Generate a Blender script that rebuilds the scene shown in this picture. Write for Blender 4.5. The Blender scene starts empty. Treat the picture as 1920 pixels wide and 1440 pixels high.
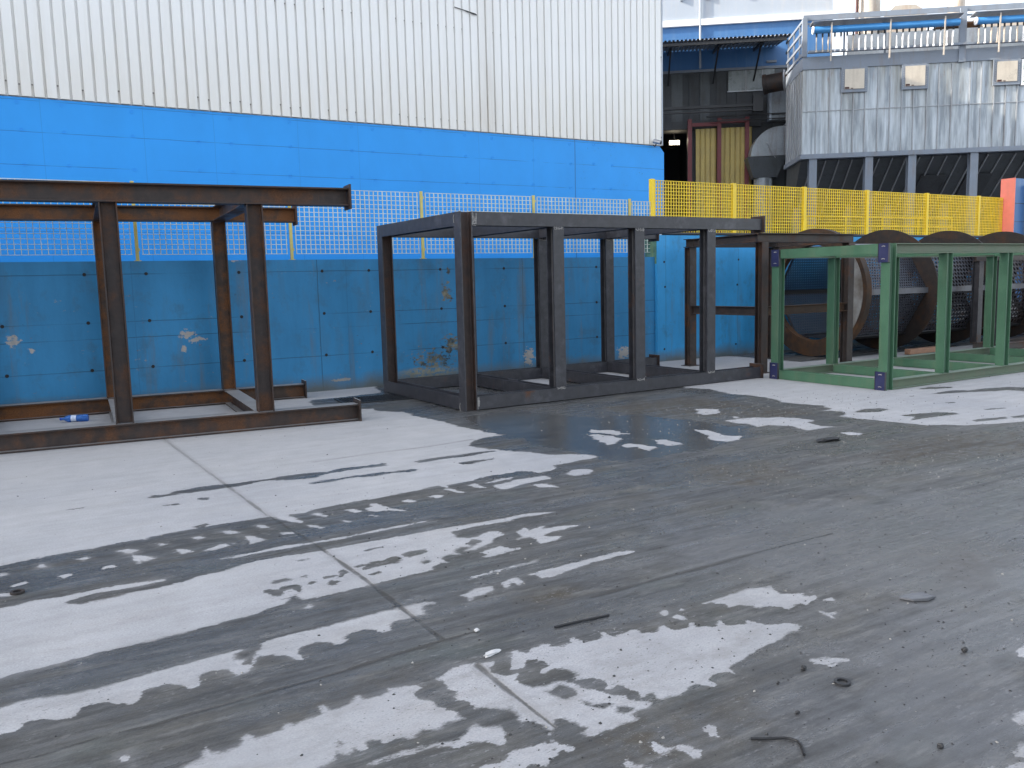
import bpy, bmesh, math, random
import numpy as np
from mathutils import Vector, Matrix
R_ = math.radians
random.seed(7)
SC = bpy.context.scene
COL = SC.collection

# ------------------------------------------------------------------ camera, sky, sun, exposure
cam_d = bpy.data.cameras.new('camera')
cam_d.sensor_fit = 'HORIZONTAL'; cam_d.sensor_width = 36.0; cam_d.lens = 29.625
cam_d.clip_start = 0.05; cam_d.clip_end = 2000
cam = bpy.data.objects.new('camera', cam_d); COL.objects.link(cam)
CR = Matrix(((0.861183, 0.081941, -0.501647), (-0.507674, 0.0899, -0.856846), (-0.025113, 0.992574, 0.119019)))
cam.matrix_world = Matrix.Translation((0, 0, 1.6)) @ CR.to_4x4()
SC.camera = cam

SUN_EL = R_(25); SUN_DIR = Vector((-0.90, 0.43, 0)).normalized()
to_sun = Vector((SUN_DIR.x * math.cos(SUN_EL), SUN_DIR.y * math.cos(SUN_EL), math.sin(SUN_EL)))
W = bpy.data.worlds.new('World'); SC.world = W; W.use_nodes = True
wt = W.node_tree; wt.nodes.clear()
sky = wt.nodes.new('ShaderNodeTexSky'); sky.sky_type = 'NISHITA'; sky.sun_disc = False
sky.sun_elevation = SUN_EL; sky.sun_rotation = math.atan2(SUN_DIR.x, SUN_DIR.y)
sky.air_density = 1.0; sky.dust_density = 3.0; sky.ozone_density = 1.0
hs = wt.nodes.new('ShaderNodeHueSaturation'); hs.inputs['Saturation'].default_value = 0.44
bg = wt.nodes.new('ShaderNodeBackground'); bg.inputs['Strength'].default_value = 0.15
wo = wt.nodes.new('ShaderNodeOutputWorld')
wt.links.new(sky.outputs[0], hs.inputs['Color']); wt.links.new(hs.outputs[0], bg.inputs[0]); wt.links.new(bg.outputs[0], wo.inputs[0])
sun_d = bpy.data.lights.new('sun', 'SUN'); sun_d.energy = 3.0; sun_d.angle = R_(0.5); sun_d.color = (1, .9, .75)
sun = bpy.data.objects.new('sun', sun_d); COL.objects.link(sun)
sun.rotation_euler = to_sun.to_track_quat('Z', 'Y').to_euler()
SC.view_settings.view_transform = 'Standard'; SC.view_settings.look = 'None'
SC.view_settings.exposure = 1.85; SC.view_settings.gamma = 1.0

# ------------------------------------------------------------------ helpers: objects
def tag(o, label=None, cat=None, group=None, kind=None):
    if label: o['label'] = label
    if cat: o['category'] = cat
    if group: o['group'] = group
    if kind: o['kind'] = kind
    return o

def empty(name, loc=(0, 0, 0), rz=0.0, label=None, cat=None, group=None):
    o = bpy.data.objects.new(name, None); COL.objects.link(o)
    o.location = loc; o.rotation_euler = (0, 0, rz); o.empty_display_size = .2
    return tag(o, label, cat, group)

class MB:
    def __init__(s): s.v = []; s.f = []; s.mi = []
    def add(s, vs, fs, mi=0):
        b = len(s.v); s.v += [tuple(p) for p in vs]
        for f in fs: s.f.append([b + i for i in f]); s.mi.append(mi)
        return s
    def box(s, x0, y0, z0, x1, y1, z1, mi=0):
        return s.add([(x0,y0,z0),(x1,y0,z0),(x1,y1,z0),(x0,y1,z0),(x0,y0,z1),(x1,y0,z1),(x1,y1,z1),(x0,y1,z1)],
                     [(0,3,2,1),(4,5,6,7),(0,1,5,4),(1,2,6,5),(2,3,7,6),(3,0,4,7)], mi)
    def bar(s, p0, p1, w, h, up=(0,0,1), mi=0):
        p0, p1 = Vector(p0), Vector(p1); d = (p1-p0).normalized(); up = Vector(up)
        sd = d.cross(up).normalized(); up = sd.cross(d)
        pr = [(-w/2,-h/2),(w/2,-h/2),(w/2,h/2),(-w/2,h/2)]
        return s.sweep(p0, p1, sd, up, pr, mi)
    def sweep(s, p0, p1, sd, up, pr, mi=0):
        n = len(pr)
        vs = [p0+sd*a+up*b for a, b in pr]+[p1+sd*a+up*b for a, b in pr]
        fs = [(i,(i+1)%n,n+(i+1)%n,n+i) for i in range(n)]+[tuple(range(n))[::-1], tuple(range(n,2*n))]
        return s.add(vs, fs, mi)
    def h(s, p0, p1, up, h, w, tf=.013, tw=.009, mi=0, web=None):
        """rolled H section from p0 to p1 (centre line), flanges at +-up"""
        p0, p1 = Vector(p0), Vector(p1); d = (p1-p0).normalized(); up = Vector(up).normalized()
        sd = d.cross(up).normalized(); H = h/2; B = w/2; t = tw/2; i = H-tf; r = .012; q = t+r; k = i-r
        pr = [(-B,-H),(B,-H),(B,-i),(q,-i),(t,-k),(t,k),(q,i),(B,i),(B,H),(-B,H),(-B,i),(-q,i),(-t,k),(-t,-k),(-q,-i),(-B,-i)]
        n0 = len(s.f); s.sweep(p0, p1, sd, up, pr, mi)
        if web is not None:
            for i in (2, 3, 4, 5, 6, 10, 11, 12, 13, 14): s.mi[n0+i] = web
        return s
    def cyl(s, p0, p1, r0, r1=None, n=16, caps=True, mi=0):
        p0, p1 = Vector(p0), Vector(p1); r1 = r0 if r1 is None else r1
        d = (p1-p0).normalized(); a = d.orthogonal().normalized(); b = d.cross(a)
        vs = []
        for p, r in ((p0, r0), (p1, r1)):
            vs += [p+(a*math.cos(2*math.pi*i/n)+b*math.sin(2*math.pi*i/n))*r for i in range(n)]
        fs = [(i,(i+1)%n,n+(i+1)%n,n+i) for i in range(n)]
        if caps: fs += [tuple(range(n))[::-1], tuple(range(n,2*n))]
        return s.add(vs, fs, mi)
    def tube(s, pts, r, n=8, mi=0):
        pts = [Vector(p) for p in pts]; m = len(pts); vs = []; a = None
        for i, p in enumerate(pts):
            d = (pts[min(i+1,m-1)]-pts[max(i-1,0)]).normalized()
            a = d.orthogonal().normalized() if a is None else (a-d*a.dot(d)).normalized()
            b = d.cross(a)
            vs += [p+(a*math.cos(2*math.pi*k/n)+b*math.sin(2*math.pi*k/n))*r for k in range(n)]
        fs = [(i*n+k, i*n+(k+1)%n, (i+1)*n+(k+1)%n, (i+1)*n+k) for i in range(m-1) for k in range(n)]
        fs += [tuple(range(n))[::-1], tuple(range((m-1)*n, m*n))]
        return s.add(vs, fs, mi)
    def lathe(s, prof, o, ax, n=32, closed=True, mi=0):
        """prof = (along, radius) pairs revolved about axis ax through o"""
        o, ax = Vector(o), Vector(ax).normalized(); a = ax.orthogonal().normalized(); b = ax.cross(a); m = len(prof)
        vs = [o+ax*t+(a*math.cos(2*math.pi*k/n)+b*math.sin(2*math.pi*k/n))*r for t, r in prof for k in range(n)]
        rng = m if closed else m-1
        fs = [(i*n+k, i*n+(k+1)%n, ((i+1)%m)*n+(k+1)%n, ((i+1)%m)*n+k) for i in range(rng) for k in range(n)]
        return s.add(vs, fs, mi)
    def extr(s, poly, a, b, axis='y', mi=0):
        """2-D outline extruded along one axis: axis y -> outline in xz, x -> yz, z -> xy"""
        n = len(poly)
        P = {'y': lambda p, t: (p[0], t, p[1]), 'x': lambda p, t: (t, p[0], p[1]), 'z': lambda p, t: (p[0], p[1], t)}[axis]
        return s.add([P(p, a) for p in poly]+[P(p, b) for p in poly],
                     [(i,(i+1)%n,n+(i+1)%n,n+i) for i in range(n)]+[tuple(range(n))[::-1], tuple(range(n,2*n))], mi)
    def build(s, name, mats, parent=None, smooth=False, recalc=True):
        me = bpy.data.meshes.new(name); me.from_pydata(s.v, [], s.f)
        for m in (mats if isinstance(mats, (list, tuple)) else [mats]): me.materials.append(m)
        if any(s.mi): me.polygons.foreach_set('material_index', s.mi)
        if recalc:
            bm = bmesh.new(); bm.from_mesh(me); bmesh.ops.recalc_face_normals(bm, faces=bm.faces); bm.to_mesh(me); bm.free()
        if smooth:
            me.polygons.foreach_set('use_smooth', [True]*len(me.polygons))
            try: me.set_sharp_from_angle(angle=R_(35))
            except Exception: pass
        me.update()
        o = bpy.data.objects.new(name, me); COL.objects.link(o)
        if parent: o.parent = parent
        return o

# ------------------------------------------------------------------ helpers: materials
class NT:
    def __init__(s, name):
        s.m = bpy.data.materials.new(name); s.m.use_nodes = True; s.t = s.m.node_tree; s.t.nodes.clear()
        s.out = s.t.nodes.new('ShaderNodeOutputMaterial'); s.b = s.t.nodes.new('ShaderNodeBsdfPrincipled')
        s.t.links.new(s.b.outputs[0], s.out.inputs[0])
        s.obj = s.n('ShaderNodeTexCoord').outputs['Object']
    def n(s, typ): return s.t.nodes.new(typ)
    def put(s, sock, v):
        if hasattr(v, 'is_linked') or hasattr(v, 'links'): s.t.links.new(v, sock)
        elif isinstance(v, (tuple, list)) and len(v) == 3 and len(sock.default_value) == 4: sock.default_value = (*v, 1)
        else: sock.default_value = v
    def scale(s, sx, sy, sz, loc=(0,0,0), vec=None):
        m = s.n('ShaderNodeMapping'); s.put(m.inputs[0], vec or s.obj); m.inputs['Scale'].default_value = (sx, sy, sz); m.inputs['Location'].default_value = loc
        return m.outputs[0]
    def noise(s, sc, det=4, rough=.55, vec=None, dist=0.0):
        m = s.n('ShaderNodeTexNoise'); s.put(m.inputs['Vector'], vec or s.obj)
        m.inputs['Scale'].default_value = sc; m.inputs['Detail'].default_value = det; m.inputs['Roughness'].default_value = rough; m.inputs['Distortion'].default_value = dist
        return m.outputs[0]
    def vor(s, sc, vec=None, feature='F1'):
        m = s.n('ShaderNodeTexVoronoi'); m.feature = feature; s.put(m.inputs['Vector'], vec or s.obj); m.inputs['Scale'].default_value = sc
        return m.outputs[0]
    def mt(s, op, a, b=0.0, c=None, clamp=False):
        m = s.n('ShaderNodeMath'); m.operation = op; m.use_clamp = clamp
        s.put(m.inputs[0], a); s.put(m.inputs[1], b)
        if c is not None: s.put(m.inputs[2], c)
        return m.outputs[0]
    def rng(s, v, a, b, c=0.0, d=1.0, smooth=False):
        m = s.n('ShaderNodeMapRange'); m.interpolation_type = 'SMOOTHSTEP' if smooth else 'LINEAR'
        s.put(m.inputs[0], v)
        for i, x in enumerate((a, b, c, d)): s.put(m.inputs[i+1], x)
        return m.outputs[0]
    def mix(s, f, a, b, mode='MIX'):
        m = s.n('ShaderNodeMix'); m.data_type = 'RGBA'; m.blend_type = mode
        s.put(m.inputs[0], f); s.put(m.inputs[6], a); s.put(m.inputs[7], b)
        return m.outputs[2]
    def xyz(s, vec=None):
        m = s.n('ShaderNodeSeparateXYZ'); s.put(m.inputs[0], vec or s.obj); return m.outputs
    def comb(s, x, y, z):
        m = s.n('ShaderNodeCombineXYZ'); s.put(m.inputs[0], x); s.put(m.inputs[1], y); s.put(m.inputs[2], z); return m.outputs[0]
    def attr(s, name):
        m = s.n('ShaderNodeAttribute'); m.attribute_name = name; return m.outputs['Fac']
    def set(s, col=None, rough=None, metal=None, spec=None, **k):
        for nm, v in (('Base Color', col), ('Roughness', rough), ('Metallic', metal), ('Specular IOR Level', spec)):
            if v is not None: s.put(s.b.inputs[nm], v)
        for nm, v in k.items(): s.put(s.b.inputs[nm.replace('_', ' ')], v)
        return s
    def bump(s, h, st=.3, dist=.01):
        m = s.n('ShaderNodeBump'); m.inputs['Strength'].default_value = st; m.inputs['Distance'].default_value = dist
        s.put(m.inputs['Height'], h); s.t.links.new(m.outputs[0], s.b.inputs['Normal'])

def plain(name, col, rough=.6, metal=0.0, var=.25, sc=6.0, stain=None, stain_amt=.5, streak=True, dust=None):
    """painted or bare surface with soft patchiness, fine grain and optional vertical stains"""
    s = NT(name); a = s.noise(sc, 5); b = s.noise(sc*14, 3)
    f = s.mt('ADD', s.mt('MULTIPLY', a, .7), s.mt('MULTIPLY', b, .3))
    k = s.rng(f, .3, .7, 1-var, 1+var*.55)
    c = s.mix(1.0, col, s.comb(k, k, k), 'MULTIPLY')
    if stain:
        v = s.scale(2.2, 2.2, .28) if streak else s.obj
        st = s.rng(s.noise(2.3, 6, .65, v), .5, .72, 0, stain_amt)
        c = s.mix(st, c, stain)
    if dust:  # upward faces blended toward the given lighter colour
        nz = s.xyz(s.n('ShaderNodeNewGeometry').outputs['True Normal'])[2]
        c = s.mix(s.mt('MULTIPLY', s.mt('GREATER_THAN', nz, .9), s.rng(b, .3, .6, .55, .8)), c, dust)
    s.set(c, s.rng(a, .3, .7, max(rough-.1, .05), min(rough+.1, 1)), metal)
    s.bump(b, .12, .004)
    return s.m

def steel(name, base, rust, lo, hi, rough=.5, metal=.0, pale=(.11,.11,.125), pale_amt=.3, dust=0.0):
    """hot-rolled steel: dark mill scale broken by patches of rust and pale scuffs"""
    s = NT(name); a = s.noise(1.7, 7, .62); b = s.noise(9, 6, .6); g = s.noise(70, 3)
    k = s.rng(b, .3, .7, .72, 1.3)
    c = s.mix(1.0, base, s.comb(k, k, k), 'MULTIPLY')
    c = s.mix(s.rng(s.noise(3.1, 6, .7, s.scale(1, 1, 1, (7, 3, 1))), .56, .7, 0, pale_amt), c, pale)
    ru = s.rng(s.mt('ADD', s.mt('MULTIPLY', a, .72), s.mt('MULTIPLY', b, .28)), lo, hi, 0, 1, True)
    rv_ = s.rng(s.noise(4.0, 6, .7, s.scale(3.5, 3.5, .5, (1, 8, 2))), .58, .72, 0, .6); c = s.mix(rv_, c, s.mix(.5, rust, base))
    c = s.mix(s.mt('MULTIPLY', s.rng(s.noise(38, 4, .7), .64, .69), .55), c, pale)
    rk = s.rng(g, .3, .7, .7, 1.25)
    c = s.mix(ru, c, s.mix(1.0, rust, s.comb(rk, rk, rk), 'MULTIPLY'))
    if dust:   # upward faces blended to a paler grey
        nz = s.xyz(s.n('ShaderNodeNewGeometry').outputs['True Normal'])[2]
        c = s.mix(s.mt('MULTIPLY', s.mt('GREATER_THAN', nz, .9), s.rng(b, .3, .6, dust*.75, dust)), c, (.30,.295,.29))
    s.set(c, s.rng(ru, 0, 1, rough, .85), metal, .4)
    s.bump(s.mt('ADD', g, s.mt('MULTIPLY', b, .6)), .18, .004)
    return s.m

M = {}
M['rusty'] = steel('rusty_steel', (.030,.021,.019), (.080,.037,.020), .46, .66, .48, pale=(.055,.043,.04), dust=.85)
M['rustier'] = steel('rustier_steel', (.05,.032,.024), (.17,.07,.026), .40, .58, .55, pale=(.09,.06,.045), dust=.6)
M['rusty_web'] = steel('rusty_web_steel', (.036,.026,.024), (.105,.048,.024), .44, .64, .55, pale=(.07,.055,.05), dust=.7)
M['web_rust'] = steel('brown_web_steel', (.040,.027,.024), (.075,.037,.024), .46, .66, .6, pale=(.08,.06,.055))
M['scale'] = steel('mill_scale_steel', (.040,.040,.047), (.10,.048,.028), .58, .72, .42, pale=(.12,.12,.135), pale_amt=.45)
M['scale_brown'] = steel('brown_mill_scale', (.045,.035,.032), (.11,.05,.025), .50, .68, .5)
M['dark_rust'] = steel('dark_rust', (.024,.019,.018), (.065,.032,.018), .46, .66, .6, pale=(.06,.045,.04))
M['brown_rust'] = steel('brown_rust', (.042,.026,.017), (.095,.047,.022), .42, .62, .65, pale=(.07,.055,.04))
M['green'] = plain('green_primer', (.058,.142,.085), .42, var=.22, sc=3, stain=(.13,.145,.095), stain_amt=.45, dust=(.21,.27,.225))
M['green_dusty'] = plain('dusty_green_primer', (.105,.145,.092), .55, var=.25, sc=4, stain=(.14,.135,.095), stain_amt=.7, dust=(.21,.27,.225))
M['navy'] = plain('navy_paint', (.022,.026,.085), .4, var=.25)
M['weld'] = plain('weld_bead', (.33,.32,.31), .5, var=.4, sc=30)
M['yellow'] = plain('yellow_paint', (.92,.64,.015), .45, var=.18, sc=3, stain=(.45,.33,.1), stain_amt=.3)
M['pale_mesh'] = plain('faded_cream_paint', (.74,.75,.62), .5, var=.25, sc=4, stain=(.5,.46,.3), stain_amt=.4)
M['faded_yellow'] = plain('faded_yellow_paint', (.66,.55,.16), .5, var=.25, sc=4, stain=(.3,.2,.08), stain_amt=.5)
M['black'] = plain('black_rubber', (.012,.012,.014), .55)
M['seam'] = plain('scuffed_grey_steel', (.15,.155,.175), .45, .2, var=.4, sc=6, stain=(.08,.06,.05), stain_amt=.6)
M['dark_iron'] = plain('dark_iron', (.035,.036,.04), .5, .3)
M['zinc'] = plain('zinc_grey', (.35,.37,.40), .42, .5, var=.25, sc=2, stain=(.16,.12,.09), stain_amt=.5)
M['grey_blue'] = plain('grey_blue_paint', (.20,.235,.29), .45, 0, var=.15, sc=2, stain=(.2,.17,.15), stain_amt=.5)
M['pipe_blue'] = plain('blue_pipe_paint', (.05,.24,.55), .35, var=.15, sc=2)
M['white_paint'] = plain('white_paint', (.75,.76,.78), .4, var=.12)
M['beige'] = plain('beige_sheet', (.50,.45,.39), .5, .1, var=.25, sc=1.0, stain=(.36,.20,.11), stain_amt=.55)
M['hatch'] = plain('hatch_sheet', (.56,.50,.42), .35, .2, var=.2, sc=2, stain=(.38,.32,.26), stain_amt=.5)
M['soot'] = plain('sooty_sheet', (.055,.06,.068), .6, .2, var=.45, sc=1.2, stain=(.03,.027,.025), stain_amt=.7)
M['hopper'] = plain('dark_hopper_sheet', (.075,.085,.095), .5, .2, var=.35, sc=1.2, stain=(.035,.033,.03), stain_amt=.6)
M['duct'] = plain('galvanised_duct', (.30,.33,.36), .42, .5, var=.35, sc=1.3, stain=(.16,.11,.09), stain_amt=.6)
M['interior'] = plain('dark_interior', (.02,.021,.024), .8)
M['red_paint'] = plain('dark_red_paint', (.17,.032,.04), .5, var=.2, stain=(.07,.03,.03), stain_amt=.4)
M['door_yellow'] = plain('ochre_door_sheet', (.52,.40,.13), .5, var=.2, sc=1.5, stain=(.28,.2,.1), stain_amt=.5)
M['salmon'] = plain('salmon_paint', (.92,.25,.18), .5, var=.1, stain=(.6,.2,.15), stain_amt=.3)
M['brick_red'] = plain('oxide_red', (.06,.02,.02), .6)
M['wood'] = plain('weathered_timber', (.34,.19,.12), .75, var=.3, sc=8)
M['band_blue'] = plain('hall_blue_paint', (.045,.15,.36), .5, var=.1, sc=1.0, stain=(.12,.22,.38), stain_amt=.4)
M['far_white'] = plain('far_white_sheet', (.36,.41,.48), .45, var=.07, sc=.8, stain=(.55,.5,.45), stain_amt=.25)
M['moss'] = plain('mossy_concrete', (.10,.22,.16), .8, var=.5, sc=9, stain=(.35,.36,.06), stain_amt=.9)
M['concrete_floor'] = plain('plain_concrete', (.4,.4,.4), .8)
M['paper'] = plain('crumpled_paper', (.55,.55,.55), .7, var=.15, sc=30)
M['grit_dark'] = plain('dark_grit', (.03,.03,.032), .7)
M['grit_pale'] = plain('pale_grit', (.30,.29,.27), .8)

def mat_cladding():
    s = NT('white_ribbed_cladding'); X = s.xyz()
    st = s.rng(s.noise(1.3, 6, .6, s.scale(3.5, 1, .10)), .5, .78, 0, .55)
    low = s.rng(X[2], 4.6, 6.2, .75, .0)
    grime = s.mt('MULTIPLY', s.noise(2.0, 5, .6, s.scale(2.5, 1, .35, (3, 0, 0))), low)
    c = s.mix(s.mt('MULTIPLY', st, .5), (.86,.855,.84), (.62,.57,.48))
    c = s.mix(grime, c, (.66,.60,.50))
    # one long run of dirt below a torn seam
    dx = s.mt('ABSOLUTE', s.mt('SUBTRACT', X[0], s.mt('ADD', 8.62, s.mt('MULTIPLY', s.noise(1.1, 2), .12))))
    run = s.mt('MULTIPLY', s.rng(dx, .02, .32, .55, 0), s.rng(X[2], 5.2, 6.6, 1, .55))
    c = s.mix(s.mt('MULTIPLY', run, s.noise(3, 4, .6, s.scale(3, 1, .5))), c, (.42,.36,.28))
    q = s.mt('DIVIDE', s.mt('SUBTRACT', 13.24, X[0]), .1765); cell = s.mt('FLOOR', s.mt('ADD', q, .5))
    dx = s.mt('MULTIPLY', s.mt('SUBTRACT', q, cell), .1765)
    wn = s.n('ShaderNodeTexWhiteNoise'); wn.noise_dimensions = '1D'; s.put(wn.inputs['W'], cell); rv = wn.outputs['Value']
    for z_, sp in ((4.80, .10), (6.62, .05)):
        dz = s.mt('SUBTRACT', X[2], s.mt('ADD', z_, s.mt('MULTIPLY', rv, sp)))
        dd = s.mt('SQRT', s.mt('ADD', s.mt('MULTIPLY', dx, dx), s.mt('MULTIPLY', dz, dz)))
        dot = s.mt('MULTIPLY', s.rng(dd, .010, .016, 1, 0), s.mt('GREATER_THAN', rv, .35))
        run = s.mt('MULTIPLY', s.mt('MULTIPLY', s.rng(s.mt('ABSOLUTE', dx), .006, .016, 1, 0), s.rng(dz, -.14, 0, 0, 1)), s.mt('MULTIPLY', s.mt('LESS_THAN', dz, 0.0), s.mt('GREATER_THAN', rv, .35)))
        c = s.mix(s.mt('MULTIPLY', run, .5), c, (.30,.26,.22)); c = s.mix(s.mt('MULTIPLY', dot, .85), c, (.10,.09,.085))
    s.set(c, s.rng(s.noise(4, 4), .3, .7, .38, .55), 0, .5)
    return s.m
M['cladding'] = mat_cladding()

def joints(s, coord, centres, w, nz):
    """thin uneven lines at the given heights or distances"""
    acc = None
    for c in centres:
        d = s.mt('ABSOLUTE', s.mt('SUBTRACT', s.mt('ADD', coord, s.mt('MULTIPLY', s.mt('SUBTRACT', nz, .5), .02)), c))
        l = s.rng(d, w*.4, w, 1, 0)
        acc = l if acc is None else s.mt('MAXIMUM', acc, l)
    return acc

def mat_hall_base():
    s = NT('bright_blue_concrete_paint'); X = s.xyz(); nz = s.noise(1.5, 4); b = s.noise(22, 4)
    k = s.rng(s.noise(1.1, 6, .6, s.scale(1, 1, .6)), .3, .7, .93, 1.05)
    c = s.mix(1.0, (.020,.315,.82), s.comb(k, k, k), 'MULTIPLY')
    hz = joints(s, X[2], [4.62, 4.14, 3.63, 3.1, 2.6], .007, nz); vt = joints(s, X[0], [.61, 2.1, 3.23, 4.7, 5.85, 8.43, 9.74], .007, nz); v2 = joints(s, X[0], [10.81], .016, nz)
    l = s.mt('MAXIMUM', s.mt('MULTIPLY', hz, s.rng(s.noise(.9, 3), .38, .5)), s.mt('MAXIMUM', s.mt('MULTIPLY', vt, .35), v2))
    c = s.mix(s.mt('MULTIPLY', l, .7), c, (.012,.10,.30))
    sp = s.mt('MULTIPLY', s.rng(s.noise(17, 6, .7), .60, .66), s.mt('MULTIPLY', s.rng(X[0], 10.6, 10.85, .0, 1), s.rng(s.noise(1.7, 3), .5, .6)))
    c = s.mix(s.mt('MULTIPLY', sp, .6), c, (.02,.05,.10))
    s.set(c, .5, 0, .4); s.bump(s.mt('SUBTRACT', b, l), .12, .006)
    return s.m
M['hall_base'] = mat_hall_base()

def mat_yard_wall(second=False):
    s = NT('weathered_blue_concrete' if not second else 'newer_blue_concrete'); X = s.xyz(); nz = s.noise(1.6, 5); b = s.noise(24, 5)
    big = s.noise(.8, 6, .6); ver = s.noise(1.4, 6, .62, s.scale(2.0, 1, .35))
    k = s.rng(s.mt('ADD', s.mt('MULTIPLY', big, .5), s.mt('MULTIPLY', ver, .5)), .3, .7, .72, 1.22)
    base = (.036,.225,.45) if not second else (.040,.315,.64)
    c = s.mix(1.0, base, s.comb(k, k, k), 'MULTIPLY')
    c = s.mix(s.rng(ver, .55, .75, 0, .55), c, (.06,.12,.17))
    if not second:
        hz = joints(s, X[2], [1.852, 1.20, .98, .55], .009, nz); hz = s.mt('MULTIPLY', hz, s.rng(s.noise(.7, 3, .5, s.scale(1,1,1,(5,5,5))), .36, .5))
        vt = joints(s, X[0], [4.05, 7.73], .010, s.noise(3, 5)); v2 = joints(s, X[0], [1.43, 4.51], .008, nz)
        l = s.mt('MAXIMUM', hz, s.mt('MAXIMUM', vt, s.mt('MULTIPLY', v2, .35)))
    else:
        l = s.mt('MULTIPLY', joints(s, X[0], [10.94, 12.87, 11.9], .010, nz), .6)
    c = s.mix(s.mt('MULTIPLY', l, .55), c, (.018,.05,.075))
    # scraped spots down to pale concrete
    def blob(x, z, rx, rz):
        a = s.mt('DIVIDE', s.mt('SUBTRACT', X[0], x), rx); d = s.mt('DIVIDE', s.mt('SUBTRACT', X[2], z), rz)
        return s.mt('SUBTRACT', 1.0, s.mt('SQRT', s.mt('ADD', s.mt('MULTIPLY', a, a), s.mt('MULTIPLY', d, d))))
    fine = s.noise(13, 8, .72, s.scale(1, 1, 1.6)); med = s.noise(4.5, 6, .68)
    if not second:
        acc = None
        for q in [(2.22,.90,.16,.05), (2.10,.99,.14,.10), (2.05,.78,.05,.07), (-.04,1.0,.1,.1), (.15,.86,.05,.05), (4.35,.15,.22,.03), (7.83,.30,.16,.2), (9.95,.22,.2,.17), (10.2,.36,.12,.2), (2.83,2.03,.10,.03), (8.2,1.0,.05,.08)]:
            v = blob(*q); acc = v if acc is None else s.mt('MAXIMUM', acc, v)
        pale = s.rng(s.mt('ADD', acc, s.mt('MULTIPLY', s.mt('SUBTRACT', fine, .5), 3.6)), .30, .40)
        pale = s.mt('MULTIPLY', pale, s.rng(acc, -.25, .05))
        c = s.mix(pale, c, (.40,.38,.36))
        sp = None
        for q in [(6.24,1.48,.16,.30), (6.28,1.80,.05,.16), (5.95,.36,.55,.34), (6.3,.6,.3,.3)]:
            v = blob(*q); sp = v if sp is None else s.mt('MAXIMUM', sp, v)
        flake = s.rng(s.mt('ADD', s.mt('MULTIPLY', sp, .35), s.mt('MULTIPLY', fine, 1.3)), .84, .90)
        flake = s.mt('MULTIPLY', flake, s.rng(sp, -.15, .15))
        c = s.mix(flake, c, s.mix(s.rng(med, .4, .6), (.035,.045,.05), (.26,.24,.17)))
        ooze = s.mt('MULTIPLY', s.rng(blob(5.85,.14,.6,.12), -.1, .5), s.rng(fine, .42, .55)); c = s.mix(ooze, c, (.36,.33,.22))
    rs = s.mt('MULTIPLY', s.rng(fine, .625, .665), s.rng(s.noise(1.6, 5, .6, s.scale(1,1,1,(9,1,4))), .44, .56))
    c = s.mix(s.rng(s.noise(3.0, 7, .7, s.scale(1,1,.8,(2,2,2))), .53, .70, 0, .45), c, (.055,.105,.135))
    c = s.mix(s.rng(s.noise(2.0, 6, .65, s.scale(2.4,1,.22,(6,2,2))), .57, .70, 0, .5), c, (.13,.155,.16))
    c = s.mix(s.mt('MULTIPLY', rs, .9 if not second else .4), c, s.mix(s.rng(med, .42, .58), (.05,.05,.05), (.33,.29,.25)))
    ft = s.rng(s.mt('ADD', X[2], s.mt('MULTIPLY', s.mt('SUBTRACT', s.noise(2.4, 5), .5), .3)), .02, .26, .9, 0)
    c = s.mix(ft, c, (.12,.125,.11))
    s.set(c, .62, 0, .35); s.bump(s.mt('SUBTRACT', b, s.mt('MULTIPLY', l, 1.2)), .2, .008)
    return s.m
M['yard_wall'] = mat_yard_wall(); M['yard_wall_2'] = mat_yard_wall(True)

def mat_silo():
    s = NT('streaked_galvanised_sheet'); X = s.xyz()
    v = s.noise(2.0, 5, .6, s.scale(2.4, 2.4, .22)); w = s.noise(.9, 5, .6, s.scale(3.0, 3.0, .12, (4, 2, 0)))
    c = s.mix(s.rng(v, .38, .62), (.22,.25,.285), (.52,.57,.62))
    up = s.rng(X[2], 7.2, 9.7, .1, 1.0)
    c = s.mix(s.mt('MULTIPLY', s.rng(w, .42, .64, 0, .9), up), c, (.22,.215,.185))
    ru = s.mt('MULTIPLY', s.rng(s.noise(3.2, 6, .7, s.scale(2.5, 2.5, .4, (1, 5, 2))), .56, .70, 0, .85), s.rng(X[2], 8.0, 9.75, .25, 1))
    c = s.mix(ru, c, (.22,.13,.08))
    s.set(c, s.rng(v, .3, .7, .28, .45), .35, .5)
    s.bump(s.noise(1.6, 3, .5, s.scale(1.5, 1.5, .7)), .25, .05)
    return s.m
M['silo'] = mat_silo()

def mat_perf(name, pitch, hole, base, metal=.3):
    """perforated plate: staggered round holes punched clear through"""
    s = NT(name); X = s.xyz()
    u = s.mt('DIVIDE', X[0], pitch); v = s.mt('DIVIDE', X[1], pitch*.866)
    row = s.mt('FLOOR', v); u2 = s.mt('ADD', u, s.mt('MULTIPLY', s.mt('FLOORED_MODULO', row, 2.0), .5))
    fx = s.mt('SUBTRACT', s.mt('FRACT', u2), .5); fy = s.mt('MULTIPLY', s.mt('SUBTRACT', s.mt('FRACT', v), .5), .866)
    d = s.mt('SQRT', s.mt('ADD', s.mt('MULTIPLY', fx, fx), s.mt('MULTIPLY', fy, fy)))
    a = s.rng(d, hole/pitch/2-.02, hole/pitch/2+.02)
    k = s.rng(s.noise(2.2, 6, .6), .3, .7, .65, 1.3)
    c = s.mix(1.0, base, s.comb(k, k, k), 'MULTIPLY'); c = s.mix(s.rng(s.noise(5, 6, .65), .55, .7, 0, .5), c, (.10,.055,.035))
    s.set(c, .45, metal, .5, Alpha=a)
    return s.m
M['perf_fine'] = mat_perf('perforated_plate_fine', .068, .044, (.060,.067,.085))
M['perf_mid'] = mat_perf('perforated_plate_medium', .105, .072, (.035,.037,.047))
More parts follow.
